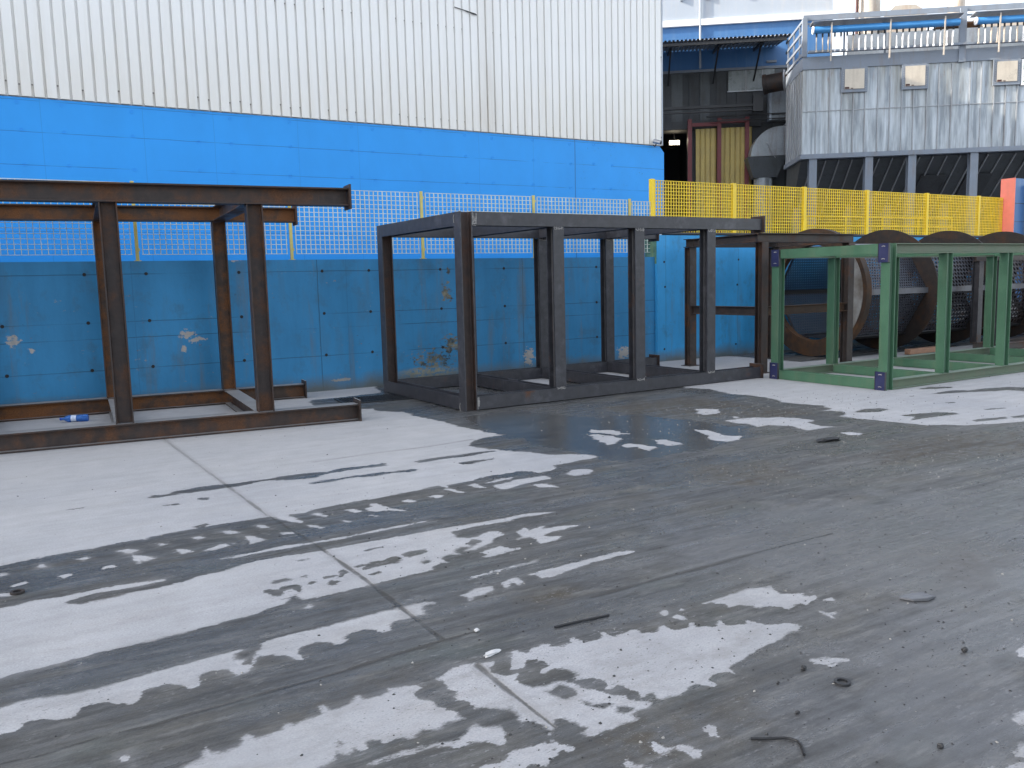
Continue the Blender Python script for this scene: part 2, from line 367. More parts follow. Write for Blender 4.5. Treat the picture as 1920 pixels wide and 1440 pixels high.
M['perf_big'] = mat_perf('perforated_plate_coarse', .125, .085, (.038,.033,.035))

def mat_ring():
    s = NT('bright_turned_ring'); X = s.xyz(); n = s.noise(3, 5)
    c = s.mix(s.rng(n, .35, .7), (.40,.385,.36), (.17,.14,.11))
    s.set(c, .4, .15); return s.m
M['bright_ring'] = mat_ring()

def mat_bottle():
    s = NT('blue_clear_plastic'); s.set((.10,.28,.75), .12, 0, .5); s.put(s.b.inputs['Transmission Weight'], .55); s.b.inputs['IOR'].default_value = 1.2
    return s.m
M['bottle'] = mat_bottle()
M['label'] = plain('bottle_label', (.62,.70,.85), .4, var=.3, sc=40)
def emit(name, col, st):
    s = NT(name); s.set(col, .4); s.put(s.b.inputs['Emission Color'], col); s.b.inputs['Emission Strength'].default_value = st; return s.m
M['lamp'] = emit('warm_lamp_glass', (1,.86,.62), 9)

# ------------------------------------------------------------------ the ground
# outlines (metres on the yard) of the dried concrete, the wet streaks inside it, puddles, grime and slab joints
DRY=[[(-1.555,5.561),(-4.078,15.677),(-0.272,12.47),(1.657,12.648),(3.84,12.785),(4.93,12.883),(4.681,11.939),(4.158,11.862),(3.547,11.832),(3.418,11.29),(3.549,10.89),(3.839,10.507),(3.937,10.424),(3.95,10.174),(4.106,9.971),(4.187,9.818),(4.185,9.665),(4.129,9.479),(4.19,9.219),(4.222,8.915),(4.237,8.662),(4.223,8.465),(4.288,8.168),(4.274,7.987),(4.329,7.818),(4.376,7.67),(4.244,7.666),(4.106,7.648),(3.979,7.587),(3.879,7.499),(3.812,7.373),(3.812,7.244),(3.87,7.106),(3.913,7.023),(3.918,6.953),(4.011,6.882),(4.001,6.866),(4.113,6.683),(4.166,6.51),(4.351,6.407),(4.469,6.294),(4.493,6.139),(4.358,6.139),(4.239,6.136),(4.188,6.104),(4.003,6.105),(3.945,6.081),(3.91,5.975),(3.826,5.941),(3.712,5.931),(3.702,6.021),(3.619,6.083),(3.533,6.072),(3.378,6.075),(3.225,6.05),(3.099,6.026),(2.979,6.029),(2.895,6.006),(2.847,5.931),(2.805,6.016),(2.663,5.985),(2.521,5.974),(2.372,5.964),(2.233,5.941),(2.151,5.952),(2.041,5.936),(1.935,5.929),(1.81,5.918),(1.706,5.903),(1.682,5.855),(1.572,5.878),(1.551,5.834),(1.599,5.643),(1.581,5.616),(1.532,5.671),(1.492,5.76),(1.461,5.886),(1.401,5.908),(1.346,5.913),(1.345,5.906),(1.217,5.907),(1.057,5.91),(0.922,5.89),(0.78,5.897),(0.653,5.878),(0.615,5.833),(0.545,5.858),(0.466,5.852),(0.386,5.839),(0.278,5.816),(0.158,5.819),(0.07,5.802),(-0.031,5.795),(-0.115,5.779),(-0.198,5.763)],
[(-0.009,5.618),(0.016,5.653),(0.052,5.57),(0.007,5.578)],
[(0.214,5.634),(0.251,5.645),(0.277,5.597),(0.247,5.581)],
[(0.098,5.355),(0.157,5.364),(0.155,5.325),(0.12,5.298)],
[(0.322,5.383),(0.377,5.394),(0.385,5.351),(0.329,5.344)],
[(0.433,5.676),(0.494,5.672),(0.548,5.611),(0.512,5.563),(0.514,5.509),(0.574,5.451),(0.616,5.367),(0.547,5.349),(0.535,5.373),(0.52,5.31),(0.499,5.383),(0.498,5.535),(0.458,5.626)],
[(0.652,5.687),(0.699,5.681),(0.725,5.629),(0.676,5.63)],
[(0.752,5.478),(0.805,5.441),(0.836,5.374),(0.769,5.368)],
[(0.874,5.683),(0.921,5.692),(0.954,5.641),(0.901,5.628)],
[(1.072,5.727),(1.122,5.718),(1.159,5.629),(1.106,5.641)],
[(0.888,5.357),(0.972,5.396),(0.998,5.444),(1.043,5.426),(1.056,5.37),(1.011,5.352),(0.944,5.335)],
[(1.167,5.533),(1.213,5.508),(1.233,5.45),(1.21,5.356),(1.183,5.331),(1.183,5.416)],
[(-0.129,5.329),(-0.068,5.346),(-0.068,5.32),(-0.123,5.308)],
[(-0.196,5.593),(-0.169,5.561),(-0.195,5.547)],
[(-0.216,5.208),(-0.135,5.182),(-0.129,5.142),(-0.154,5.135),(-0.216,5.177)],
[(1.715,5.788),(1.758,5.787),(1.807,5.638),(1.76,5.642),(1.724,5.739)],
[(1.816,5.537),(1.9,5.436),(1.841,5.431)],
[(1.598,5.533),(1.64,5.503),(1.686,5.394),(1.636,5.403)],
[(1.303,5.735),(1.345,5.724),(1.372,5.617),(1.317,5.648)],
[(1.402,5.446),(1.475,5.424),(1.461,5.39),(1.407,5.417)],
[(1.23,5.435),(1.26,5.369),(1.21,5.356)],
[(2.049,5.519),(2.106,5.461),(2.054,5.457)],
[(1.941,5.756),(1.994,5.749),(2.032,5.647),(1.988,5.649)],
[(2.07,5.708),(2.139,5.726),(2.15,5.81),(2.198,5.798),(2.209,5.721),(2.235,5.656),(2.229,5.616),(2.258,5.559),(2.315,5.487),(2.273,5.474),(2.208,5.564),(2.115,5.587),(2.082,5.633)],
[(2.611,5.75),(2.664,5.767),(2.707,5.705),(2.653,5.674)],
[(2.388,5.742),(2.436,5.754),(2.459,5.671),(2.418,5.686)],
[(2.809,5.878),(2.853,5.873),(2.89,5.703),(2.844,5.716)],
[(3.011,5.892),(3.091,5.917),(3.099,5.719),(3.039,5.774)],
[(3.18,5.768),(3.37,5.796),(3.394,5.836),(3.576,5.819),(3.691,5.805),(3.679,5.695),(3.557,5.686),(3.422,5.673),(3.267,5.622),(3.267,5.622),(3.18,5.617),(3.165,5.697)],
[(3.144,5.878),(3.299,5.935),(3.447,5.927),(3.413,5.869),(3.213,5.827)],
[(3.869,5.752),(3.995,5.846),(4.116,5.8),(4.131,5.725),(4.007,5.648),(3.891,5.656)],
[(3.441,5.603),(3.561,5.553),(3.564,5.404),(3.444,5.508)],
[(0.949,5.124),(1.059,5.129),(1.156,5.133),(1.326,5.155),(1.487,5.127),(1.699,5.13),(1.843,5.128),(1.943,5.148),(2.085,5.148),(2.281,5.149),(2.317,5.139),(2.17,5.119),(2.024,5.116),(1.926,5.105),(1.855,5.112),(1.687,5.096),(1.506,5.104),(1.311,5.1),(1.152,5.117),(1.038,5.104)],
[(2.841,4.898),(2.612,4.901),(2.417,4.913),(2.228,4.928),(2.038,4.925),(1.902,4.928),(1.787,4.931),(1.663,4.928),(1.526,4.928),(1.428,4.933),(1.274,4.964),(1.114,4.962),(1.032,4.941),(0.929,4.886),(0.855,4.883),(0.765,4.865),(0.688,4.828),(0.604,4.822),(0.526,4.802),(0.428,4.821),(0.334,4.791),(0.27,4.789),(0.182,4.782),(0.11,4.831),(0.099,4.86),(0.138,4.89),(0.177,4.91),(0.268,4.925),(0.405,4.909),(0.505,4.902),(0.611,4.919),(0.621,4.943),(0.512,4.956),(0.378,4.977),(0.259,4.98),(0.142,4.964),(0.042,4.968),(-0.057,4.984),(-0.123,4.967),(-0.189,4.964),(-0.993,4.698),(-0.865,3.976),(-0.178,4.031),(-0.08,4.047),(0.047,4.055),(0.126,4.074),(0.212,4.074),(0.345,4.078),(0.43,4.082),(0.549,4.092),(0.641,4.108),(0.767,4.116),(0.912,4.134),(1.001,4.172),(1.059,4.186),(1.118,4.224),(1.077,4.251),(1.158,4.288),(1.159,4.196),(1.197,4.181),(1.282,4.18),(1.399,4.182),(1.524,4.197),(1.635,4.203),(1.733,4.212),(1.857,4.218),(1.926,4.225),(1.95,4.276),(2.008,4.307),(2.051,4.283),(2.032,4.377),(2.113,4.416),(2.169,4.377),(2.171,4.461),(2.242,4.513),(2.298,4.461),(2.298,4.549),(2.371,4.598),(2.427,4.525),(2.222,4.42),(2.284,4.398),(2.444,4.469),(2.502,4.539),(2.586,4.567),(2.594,4.65),(2.544,4.686),(2.439,4.636),(2.363,4.637),(2.306,4.694),(2.325,4.769),(2.323,4.824),(2.468,4.839),(2.523,4.849),(2.636,4.833),(2.796,4.821),(2.802,4.833),(2.888,4.852),(3.014,4.827),(3.16,4.814),(3.158,4.829),(2.971,4.9),(2.849,4.912)],
[(2.605,4.433),(2.662,4.461),(2.679,4.572),(2.775,4.614),(2.765,4.548),(2.87,4.584),(2.9,4.581),(2.86,4.535),(3,4.51),(3.107,4.464),(3.059,4.457),(2.906,4.447),(2.803,4.431),(2.766,4.388),(2.86,4.332),(2.832,4.29),(2.671,4.27),(2.687,4.342),(2.708,4.36),(2.696,4.437),(2.647,4.437)],
[(2.293,4.33),(2.449,4.378),(2.476,4.279),(2.543,4.28),(2.512,4.261),(2.459,4.251),(2.303,4.233),(2.258,4.249),(2.31,4.279)],
[(2.023,3.987),(2.236,4.005),(2.227,3.99),(2.058,3.973)],
[(2.254,4.006),(2.323,4.019),(2.484,4.019),(2.48,4.005),(2.31,3.997)],
[(2.329,3.841),(2.424,3.854),(2.585,3.865),(2.77,3.864),(2.971,3.872),(3.073,3.837),(3.048,3.818),(2.906,3.813),(2.729,3.807),(2.518,3.767),(2.405,3.742),(2.348,3.756),(2.359,3.82)],
[(2.217,3.841),(2.247,3.833),(2.247,3.77),(2.2,3.741),(2.186,3.787),(2.114,3.721),(2.144,3.816)],
[(1.85,3.804),(1.895,3.785),(1.977,3.822),(2.066,3.808),(2.05,3.737),(1.929,3.717),(1.872,3.689),(1.893,3.752)],
[(1.138,4.069),(1.172,4.099),(1.187,4.082),(1.157,4.052)],
[(-0.175,3.725),(-0.084,3.744),(0.018,3.716),(0.103,3.693),(0.2,3.69),(0.282,3.706),(0.382,3.719),(0.49,3.73),(0.603,3.741),(0.688,3.743),(0.747,3.747),(0.758,3.73),(0.718,3.72),(0.702,3.659),(0.736,3.625),(0.71,3.584),(0.76,3.558),(0.802,3.681),(0.857,3.727),(0.84,3.764),(0.903,3.774),(0.993,3.785),(1.125,3.779),(1.234,3.791),(1.344,3.796),(1.457,3.801),(1.526,3.795),(1.566,3.804),(1.629,3.8),(1.714,3.774),(1.709,3.756),(1.644,3.768),(1.619,3.681),(1.619,3.65),(1.551,3.656),(1.508,3.655),(1.447,3.657),(1.413,3.623),(1.394,3.562),(1.362,3.565),(1.331,3.622),(1.287,3.643),(1.234,3.642),(1.19,3.626),(1.177,3.6),(1.182,3.57),(1.15,3.549),(1.113,3.587),(1.083,3.628),(1.03,3.637),(0.979,3.612),(0.962,3.582),(0.955,3.53),(0.958,3.481),(0.933,3.514),(0.911,3.56),(0.87,3.603),(0.834,3.624),(0.791,3.639),(0.724,3.5),(0.679,3.493),(0.667,3.538),(0.654,3.579),(0.605,3.608),(0.546,3.581),(0.533,3.54),(0.522,3.478),(0.495,3.475),(0.481,3.511),(0.428,3.567),(0.364,3.582),(0.317,3.572),(0.303,3.515),(0.285,3.469),(0.258,3.481),(0.25,3.499),(0.205,3.522),(0.202,3.543),(0.165,3.561),(0.141,3.557),(0.1,3.566),(0.082,3.498),(0.054,3.492),(0.014,3.497),(-0.029,3.541),(-0.073,3.552),(-0.108,3.546),(-0.095,3.532),(-0.122,3.481),(-0.172,3.492),(-0.629,3.421),(-0.658,3.629)],
[(0.191,3.079),(0.206,3.081),(0.215,3.044),(0.193,3.053)],
[(0.368,2.888),(0.406,2.91),(0.438,2.919),(0.443,2.97),(0.456,2.979),(0.465,2.941),(0.495,2.912),(0.523,2.918),(0.562,2.929),(0.589,2.985),(0.605,2.994),(0.621,2.943),(0.669,2.944),(0.726,2.956),(0.741,2.991),(0.766,2.958),(0.815,2.972),(0.875,2.985),(0.889,3.042),(0.899,3.042),(0.909,2.999),(0.955,2.987),(1.018,3.013),(1.036,3.047),(1.049,3.044),(1.05,3.011),(1.077,2.996),(1.148,3.005),(1.167,3.025),(1.208,3.012),(1.263,3.006),(1.282,2.97),(1.246,2.954),(1.232,2.924),(1.235,2.89),(1.274,2.839),(1.267,2.807),(1.287,2.751),(1.313,2.722),(1.308,2.69),(1.312,2.656),(1.282,2.661),(1.238,2.661),(1.205,2.638),(1.152,2.673),(1.121,2.661),(1.098,2.633),(1.058,2.659),(0.998,2.661),(0.994,2.69),(0.964,2.715),(0.944,2.702),(0.937,2.665),(0.918,2.658),(0.903,2.697),(0.873,2.667),(0.838,2.679),(0.836,2.7),(0.825,2.668),(0.804,2.662),(0.786,2.636),(0.743,2.645),(0.701,2.512),(0.314,2.761)],
[(0.907,2.567),(0.935,2.577),(0.98,2.568),(1.043,2.576),(1.127,2.562),(1.176,2.556),(1.238,2.532),(1.27,2.563),(1.324,2.594),(1.366,2.55),(1.403,2.536),(1.393,2.494),(1.355,2.414),(1.331,2.429),(1.305,2.477),(1.253,2.501),(1.206,2.49),(1.175,2.531),(1.12,2.546),(1.048,2.553),(0.974,2.553),(0.928,2.558)],
[(1.364,3.005),(1.436,3.029),(1.469,3.058),(1.531,3.055),(1.564,3.033),(1.622,3.009),(1.639,3.005),(1.627,2.983),(1.585,2.966),(1.58,2.933),(1.597,2.886),(1.636,2.854),(1.667,2.858),(1.625,2.819),(1.632,2.773),(1.653,2.726),(1.715,2.705),(1.736,2.718),(1.766,2.705),(1.794,2.679),(1.815,2.652),(1.813,2.613),(1.85,2.575),(1.866,2.526),(1.882,2.496),(1.918,2.467),(1.902,2.439),(1.942,2.407),(1.973,2.374),(1.938,2.348),(1.889,2.351),(1.829,2.338),(1.847,2.314),(1.82,2.304),(1.768,2.315),(1.732,2.3),(1.696,2.307),(1.652,2.304),(1.6,2.327),(1.639,2.334),(1.663,2.351),(1.639,2.4),(1.633,2.443),(1.604,2.479),(1.585,2.486),(1.562,2.416),(1.539,2.415),(1.531,2.448),(1.541,2.463),(1.531,2.493),(1.498,2.514),(1.469,2.505),(1.494,2.574),(1.508,2.637),(1.462,2.648),(1.414,2.698),(1.383,2.704),(1.394,2.736),(1.378,2.783),(1.35,2.808),(1.358,2.835),(1.378,2.834),(1.384,2.863),(1.364,2.896),(1.34,2.912),(1.372,2.911),(1.38,2.939),(1.379,2.974)],
[(1.751,3.049),(1.777,3.047),(1.802,2.998),(1.841,3.029),(1.902,3.037),(1.931,3.027),(1.917,2.995),(1.978,2.97),(2.016,2.978),(2.042,3.021),(2.062,3.019),(2.064,2.98),(2.068,2.955),(2.147,2.942),(2.191,2.981),(2.194,3.006),(2.206,2.981),(2.214,2.931),(2.305,2.941),(2.329,2.952),(2.35,2.929),(2.336,2.893),(2.411,2.861),(2.46,2.9),(2.491,2.898),(2.471,2.856),(2.488,2.83),(2.557,2.817),(2.598,2.854),(2.619,2.849),(2.592,2.802),(2.683,2.759),(2.722,2.798),(2.738,2.797),(2.714,2.739),(2.806,2.695),(2.851,2.73),(2.858,2.688),(2.881,2.636),(2.958,2.602),(3.012,2.556),(2.972,2.537),(2.951,2.516),(2.903,2.53),(2.829,2.511),(2.777,2.494),(2.722,2.49),(2.673,2.482),(2.629,2.471),(2.549,2.454),(2.525,2.439),(2.457,2.44),(2.421,2.419),(2.401,2.362),(2.382,2.402),(2.312,2.406),(2.275,2.39),(2.262,2.324),(2.238,2.366),(2.212,2.391),(2.151,2.378),(2.113,2.351),(2.074,2.376),(2.024,2.372),(2.002,2.386),(2.025,2.428),(1.996,2.441),(1.962,2.412),(1.958,2.427),(1.984,2.468),(1.967,2.512),(1.976,2.533),(1.952,2.553),(1.899,2.544),(1.882,2.548),(1.921,2.582),(1.925,2.614),(1.902,2.674),(1.863,2.675),(1.823,2.674),(1.869,2.721),(1.857,2.772),(1.827,2.816),(1.785,2.812),(1.758,2.801),(1.746,2.823),(1.816,2.85),(1.827,2.888),(1.803,2.935),(1.758,2.949),(1.71,2.891),(1.666,2.905)],
[(1.349,2.368),(1.405,2.371),(1.465,2.353),(1.512,2.341),(1.51,2.303),(1.546,2.29),(1.528,2.257),(1.5,2.28),(1.463,2.274),(1.411,2.236),(1.382,2.265),(1.33,2.266),(1.255,2.207),(1.182,2.289),(1.207,2.336),(1.226,2.352),(1.29,2.329)],
[(1.793,2.155),(1.796,2.127),(1.822,2.091),(1.787,2.074),(1.767,2.079),(1.762,2.115)],
[(1.84,2.084),(1.872,2.083),(1.891,2.071),(1.896,2.023),(1.864,1.995),(1.841,1.996),(1.843,2.038),(1.836,2.077)],
[(1.999,2.126),(2.038,2.134),(2.044,2.113),(2.008,2.056),(1.989,2.069),(1.991,2.104)],
[(1.629,2.114),(1.652,2.114),(1.651,2.077),(1.675,2.052),(1.701,2.049),(1.7,2.04),(1.653,2.038),(1.62,2.087)],
[(2.809,2.999),(2.894,3.004),(3.059,3.013),(3.166,3.016),(3.245,2.971),(3.273,2.975),(3.229,2.886),(3.255,2.858),(3.333,2.815),(3.274,2.79),(3.355,2.767),(3.344,2.742),(3.211,2.695),(3.213,2.745),(3.091,2.705),(3.114,2.75),(3.057,2.799),(2.99,2.804),(3,2.848),(2.953,2.89),(2.886,2.895),(2.906,2.933),(2.864,2.982)],
[(2.564,3.022),(2.596,3.04),(2.612,3.029),(2.576,2.973),(2.558,2.996)],
[(2.579,2.952),(2.627,2.969),(2.625,2.883),(2.594,2.894)],
[(2.655,3.01),(2.709,3.004),(2.681,2.982)],
[(3.206,2.631),(3.232,2.579),(3.27,2.564),(3.19,2.53),(3.197,2.573)],
[(3.334,2.705),(3.403,2.701),(3.372,2.669)],
[(2.76,2.284),(2.834,2.257),(2.889,2.22),(2.881,2.2),(2.826,2.217),(2.789,2.193),(2.769,2.211),(2.78,2.226),(2.739,2.253)],
[(3.553,1.879),(3.611,1.88),(3.647,1.856),(3.537,1.797),(3.489,1.836)],
[(2.954,1.569),(3.061,1.583),(3.103,1.567),(2.98,1.502),(2.95,1.56)],
[(2.742,1.445),(2.845,1.466),(2.875,1.447),(2.769,1.39),(2.745,1.434)],
[(2.627,1.432),(2.724,1.401),(2.753,1.382),(2.714,1.362)],
[(7.08,12.002),(7.176,10.939),(8.492,11.767),(8.595,10.596),(8.471,9.332),(8.6,8.969),(8.483,8.584),(8.442,8.341),(8.536,8.259),(8.535,7.994),(8.545,7.863),(8.471,7.659),(8.366,7.476),(8.417,7.2),(8.534,6.951),(8.382,6.719),(8.153,6.678),(8.332,6.556),(8.197,6.339),(7.997,6.291),(8.01,6.158),(8.037,6.039),(8.087,5.823),(8.136,5.614),(8.167,5.479),(8.198,5.346),(8.358,5.27),(8.484,5.115),(8.667,5.053),(8.874,4.96),(9.167,4.887),(11.67,4.021),(14.559,2.98),(27.767,5.79),(21.401,11.765),(13.199,12.565),(10.768,12.73)],
[(6.897,7.483),(7.061,7.59),(7.12,7.737),(7.248,7.673),(7.32,7.541),(7.094,7.319),(6.923,7.33)],
[(5.288,7.367),(5.306,7.268),(5.477,7.163),(5.414,7.058),(5.443,6.914),(5.307,6.942),(5.276,7.086),(5.18,7.193)],
[(5.067,7.083),(5.133,7.08),(5.197,6.98),(5.212,6.73),(5.008,6.573),(4.927,6.575),(4.946,6.755),(5.021,6.927)],
[(4.996,6.452),(5.111,6.493),(5.16,6.368),(5.195,6.171),(5.043,6.086),(5.068,6.295),(4.955,6.316)],
[(5.428,6.468),(5.521,6.413),(5.501,6.145),(5.362,6.151),(5.336,6.317)],
[(6.153,6.706),(6.157,6.619),(6.216,6.52),(6.153,6.223),(6.251,6.098),(6.099,5.986),(5.943,5.974),(5.86,6.128),(6.017,6.331),(6.092,6.568)],
[(6.803,6.871),(7.01,6.882),(7.236,6.794),(7.315,6.728),(7.412,6.698),(7.52,6.524),(7.56,6.288),(7.375,6.232),(7.326,5.996),(7.388,5.893),(7.176,5.906),(7.011,5.905),(7.028,6.025),(7.091,6.186),(6.948,6.389),(6.779,6.383),(6.839,6.555),(6.746,6.743)],
[(7.072,7.016),(7.078,6.949),(7.014,6.927)],
[(7.159,5.619),(7.253,5.572),(7.285,5.47),(7.201,5.422),(7.123,5.503)]]
WET=[[(0.771,7.045),(0.823,7.11),(0.909,7.084),(1.018,7.139),(1.139,7.131),(1.301,7.153),(1.489,7.13),(1.642,7.124),(1.768,7.133),(1.929,7.138),(2.104,7.134),(2.246,7.093),(2.389,7.119),(2.59,7.124),(2.778,7.081),(2.772,6.987),(2.623,7.01),(2.419,6.996),(2.246,6.983),(2.115,6.906),(1.975,6.901),(1.863,6.984),(1.728,7.024),(1.614,7.009),(1.459,6.992),(1.267,6.983),(1.145,6.991),(0.995,6.995),(0.865,6.987),(0.781,7.008)],
[(1.973,6.744),(2.175,6.77),(2.394,6.791),(2.582,6.777),(2.75,6.735),(2.901,6.734),(2.933,6.676),(2.848,6.642),(2.708,6.663),(2.525,6.631),(2.321,6.722),(2.169,6.685),(1.999,6.684)],
[(3.035,6.978),(3.127,7.033),(3.314,7.025),(3.496,7),(3.712,7.031),(3.893,7.014),(3.888,6.952),(3.723,6.943),(3.528,6.899),(3.357,6.917),(3.199,6.927),(3.058,6.911)],
[(3.322,6.711),(3.465,6.724),(3.69,6.678),(3.692,6.618),(3.536,6.599),(3.352,6.611)],
[(0.841,6.71),(0.94,6.705),(0.935,6.675),(0.85,6.679)],
[(1.069,6.787),(1.174,6.762),(1.161,6.696),(1.098,6.727)],
[(0.19,7.017),(0.271,7.028),(0.342,7.014),(0.331,6.985),(0.215,6.985)],
[(0.934,5.958),(1.018,5.985),(1.067,5.962),(1.026,5.932),(0.944,5.913)],
[(1.016,4.431),(1.04,4.455),(1.097,4.412),(1.117,4.447),(1.161,4.45),(1.212,4.423),(1.218,4.365),(1.184,4.281),(1.166,4.317),(1.163,4.379),(1.121,4.371),(1.082,4.293),(1.037,4.335)],
[(1.09,4.539),(1.117,4.558),(1.187,4.569),(1.206,4.51),(1.149,4.511),(1.103,4.505)],
[(1.257,4.552),(1.295,4.539),(1.284,4.503),(1.256,4.522)],
[(1.247,4.394),(1.275,4.437),(1.309,4.426),(1.296,4.385),(1.255,4.371)],
[(1.351,4.462),(1.378,4.474),(1.432,4.453),(1.423,4.425),(1.353,4.422)],
[(1.336,4.333),(1.379,4.386),(1.424,4.34),(1.381,4.302),(1.341,4.317)],
[(1.459,4.507),(1.502,4.518),(1.512,4.456),(1.472,4.431),(1.444,4.398),(1.446,4.448)],
[(1.558,4.52),(1.592,4.544),(1.657,4.522),(1.68,4.563),(1.75,4.529),(1.795,4.586),(1.851,4.568),(1.849,4.504),(1.811,4.443),(1.752,4.451),(1.695,4.453),(1.638,4.451),(1.583,4.434),(1.589,4.471),(1.624,4.502),(1.574,4.495)],
[(1.884,4.585),(1.956,4.611),(2.054,4.591),(2.036,4.525),(1.963,4.508),(1.899,4.499),(1.877,4.529)],
[(1.91,4.381),(1.952,4.409),(1.983,4.382),(1.963,4.338),(1.916,4.328)],
[(1.578,4.358),(1.665,4.378),(1.662,4.34),(1.596,4.324)],
[(1.715,4.786),(1.805,4.796),(1.86,4.8),(1.823,4.774),(1.728,4.752)],
[(1.318,4.838),(1.396,4.828),(1.386,4.811),(1.316,4.804)],
[(1.675,2.672),(1.706,2.671),(1.757,2.691),(1.78,2.649),(1.785,2.592),(1.751,2.57),(1.709,2.572),(1.683,2.627)],
[(1.743,2.531),(1.762,2.532),(1.782,2.481),(1.84,2.458),(1.854,2.434),(1.796,2.433),(1.758,2.466),(1.739,2.509)],
[(1.843,2.429),(1.887,2.388),(1.891,2.361),(1.827,2.351),(1.811,2.378)],
[(2.276,2.508),(2.346,2.536),(2.356,2.514),(2.32,2.508)],
[(10.661,7.129),(10.991,7.188),(11.301,6.989),(11.118,6.914),(10.763,7.037)],
[(10.416,6.752),(10.828,6.789),(11.04,6.638),(11.459,6.609),(11.753,6.501),(11.862,6.345),(11.88,6.231),(11.55,6.056),(11.466,6.131),(11.424,6.353),(11.199,6.367),(10.892,6.548),(10.468,6.653)],
[(8.375,6.386),(8.642,6.46),(8.839,6.405),(8.819,6.256),(8.602,6.197),(8.391,6.307)],
[(8.54,5.929),(8.802,5.876),(9.049,5.825),(9.17,5.66),(9.137,5.56),(8.847,5.614),(8.524,5.641),(8.371,5.649),(8.59,5.765)],
[(8.795,5.246),(9.001,5.25),(9.316,5.167),(9.199,5.087),(8.93,5.135),(8.758,5.164)],
[(9.776,6.192),(9.933,6.119),(9.84,6.078)],
[(9.954,6.842),(10.108,6.794),(9.965,6.697)],
[(9.358,5.133),(9.595,5.118),(9.651,5.048),(9.475,4.954),(9.319,5.082)],
[(9.617,5.614),(9.96,5.53),(9.914,5.473),(9.625,5.54)],
[(0.924,2.855),(0.938,2.851),(0.943,2.837),(0.929,2.824),(0.92,2.835)],
[(0.85,2.742),(0.868,2.766),(0.88,2.743),(0.863,2.723)]]
PUDDLE=[[(4.58,9.134),(5.354,9.161),(5.605,8.556),(5.838,7.994),(6.401,7.895),(6.618,7.202),(6.693,6.453),(6.32,5.95),(5.481,5.748),(4.896,5.743),(4.558,5.775),(4.414,6.053),(4.297,6.759),(4.267,7.766),(4.359,8.563)],
[(4.449,2.561),(4.906,2.464),(4.386,2.119),(4.196,2.249),(4.234,2.406)]]
SHEEN=[[(3.328,4.222),(4.84,4.139),(6.816,3.298),(2.696,1.181),(1.957,1.655),(2.309,1.865),(2.345,2.064),(2.422,2.212),(2.99,2.369),(3.43,2.597),(3.284,3.158),(2.855,3.353)]]
DIRT=[[(6.108,8.704),(7.884,8.685),(7.978,7.605),(8.101,6.483),(7.168,6.515),(6.749,7.345),(6.226,7.88)],
[(4.721,5.333),(5.722,5.258),(5.525,4.729),(4.714,4.328),(4.504,4.901)],
[(4.369,2.956),(5.033,2.873),(5.002,2.514),(4.724,2.37),(4.139,2.378),(3.902,2.634)],
[(6.893,5.144),(7.929,5.054),(9.008,4.588),(7.683,3.902),(6.72,4.084),(6.001,4.371)],
[(2.116,3.669),(2.457,3.676),(2.482,3.419),(2.186,3.277),(1.937,3.366)],
[(0.838,3.151),(1.188,3.252),(1.399,3.172),(1.394,3.056),(1.12,2.965),(0.778,2.95),(0.635,2.999)],
[(1.866,2.377),(2.15,2.339),(2.386,2.289),(2.357,2.153),(2.012,1.977),(1.656,2.055),(1.479,2.17),(1.521,2.296)],
[(0.955,2.705),(1.161,2.656),(1.325,2.638),(1.332,2.567),(1.116,2.559),(0.934,2.598)]]
JOINT=[[(1.303,10.116),(1.3,9.708),(1.393,7.085),(1.435,5.968),(1.509,5.086),(1.545,4.252),(1.549,3.749),(1.556,3.328)],
[(1.564,3.021),(1.559,2.765),(1.561,2.568),(1.566,2.414)],
[(-0.17,3.266),(-0.05,3.247),(0.182,3.272),(0.315,3.248),(0.429,3.261),(0.702,3.271),(1.056,3.28),(1.308,3.308),(1.556,3.328),(1.724,3.329)],
[(2.416,3.374),(2.737,3.386),(3.241,3.397),(3.72,3.41),(4.279,3.406)],
[(2.284,7.556),(2.875,7.595),(3.428,7.568),(3.978,7.644)]]


def sdf(P, X, Y, pad):
    """signed distance to a polygon, positive inside; only near its bounding box"""
    P = np.array(P); out = np.full(X.shape, -pad)
    m = (X > P[:,0].min()-pad) & (X < P[:,0].max()+pad) & (Y > P[:,1].min()-pad) & (Y < P[:,1].max()+pad)
    x, y = X[m], Y[m]
    if x.size == 0: return out
    d = np.full(x.shape, 1e9); ins = np.zeros(x.shape, bool); n = len(P)
    for i in range(n):
        ax, ay = P[i]; bx, by = P[(i+1) % n]; ex, ey = bx-ax, by-ay; L = ex*ex+ey*ey
        if L < 1e-12: continue
        t = np.clip(((x-ax)*ex+(y-ay)*ey)/L, 0, 1)
        d = np.minimum(d, (x-ax-t*ex)**2+(y-ay-t*ey)**2)
        if ay != by: ins ^= ((y < ay) != (y < by)) & (x < ax+(y-ay)*ex/ey)
    d = np.sqrt(d); out[m] = np.where(ins, d, -d)
    return np.clip(out, -pad, pad)

def line_d(P, X, Y, pad):
    P = np.array(P); out = np.full(X.shape, pad)
    m = (X > P[:,0].min()-pad) & (X < P[:,0].max()+pad) & (Y > P[:,1].min()-pad) & (Y < P[:,1].max()+pad)
    x, y = X[m], Y[m]; d = np.full(x.shape, 1e9)
    for i in range(len(P)-1):
        ax, ay = P[i]; ex, ey = P[i+1][0]-ax, P[i+1][1]-ay; L = ex*ex+ey*ey
        t = np.clip(((x-ax)*ex+(y-ay)*ey)/L, 0, 1); d = np.minimum(d, (x-ax-t*ex)**2+(y-ay-t*ey)**2)
    out[m] = np.minimum(np.sqrt(d), pad); return out

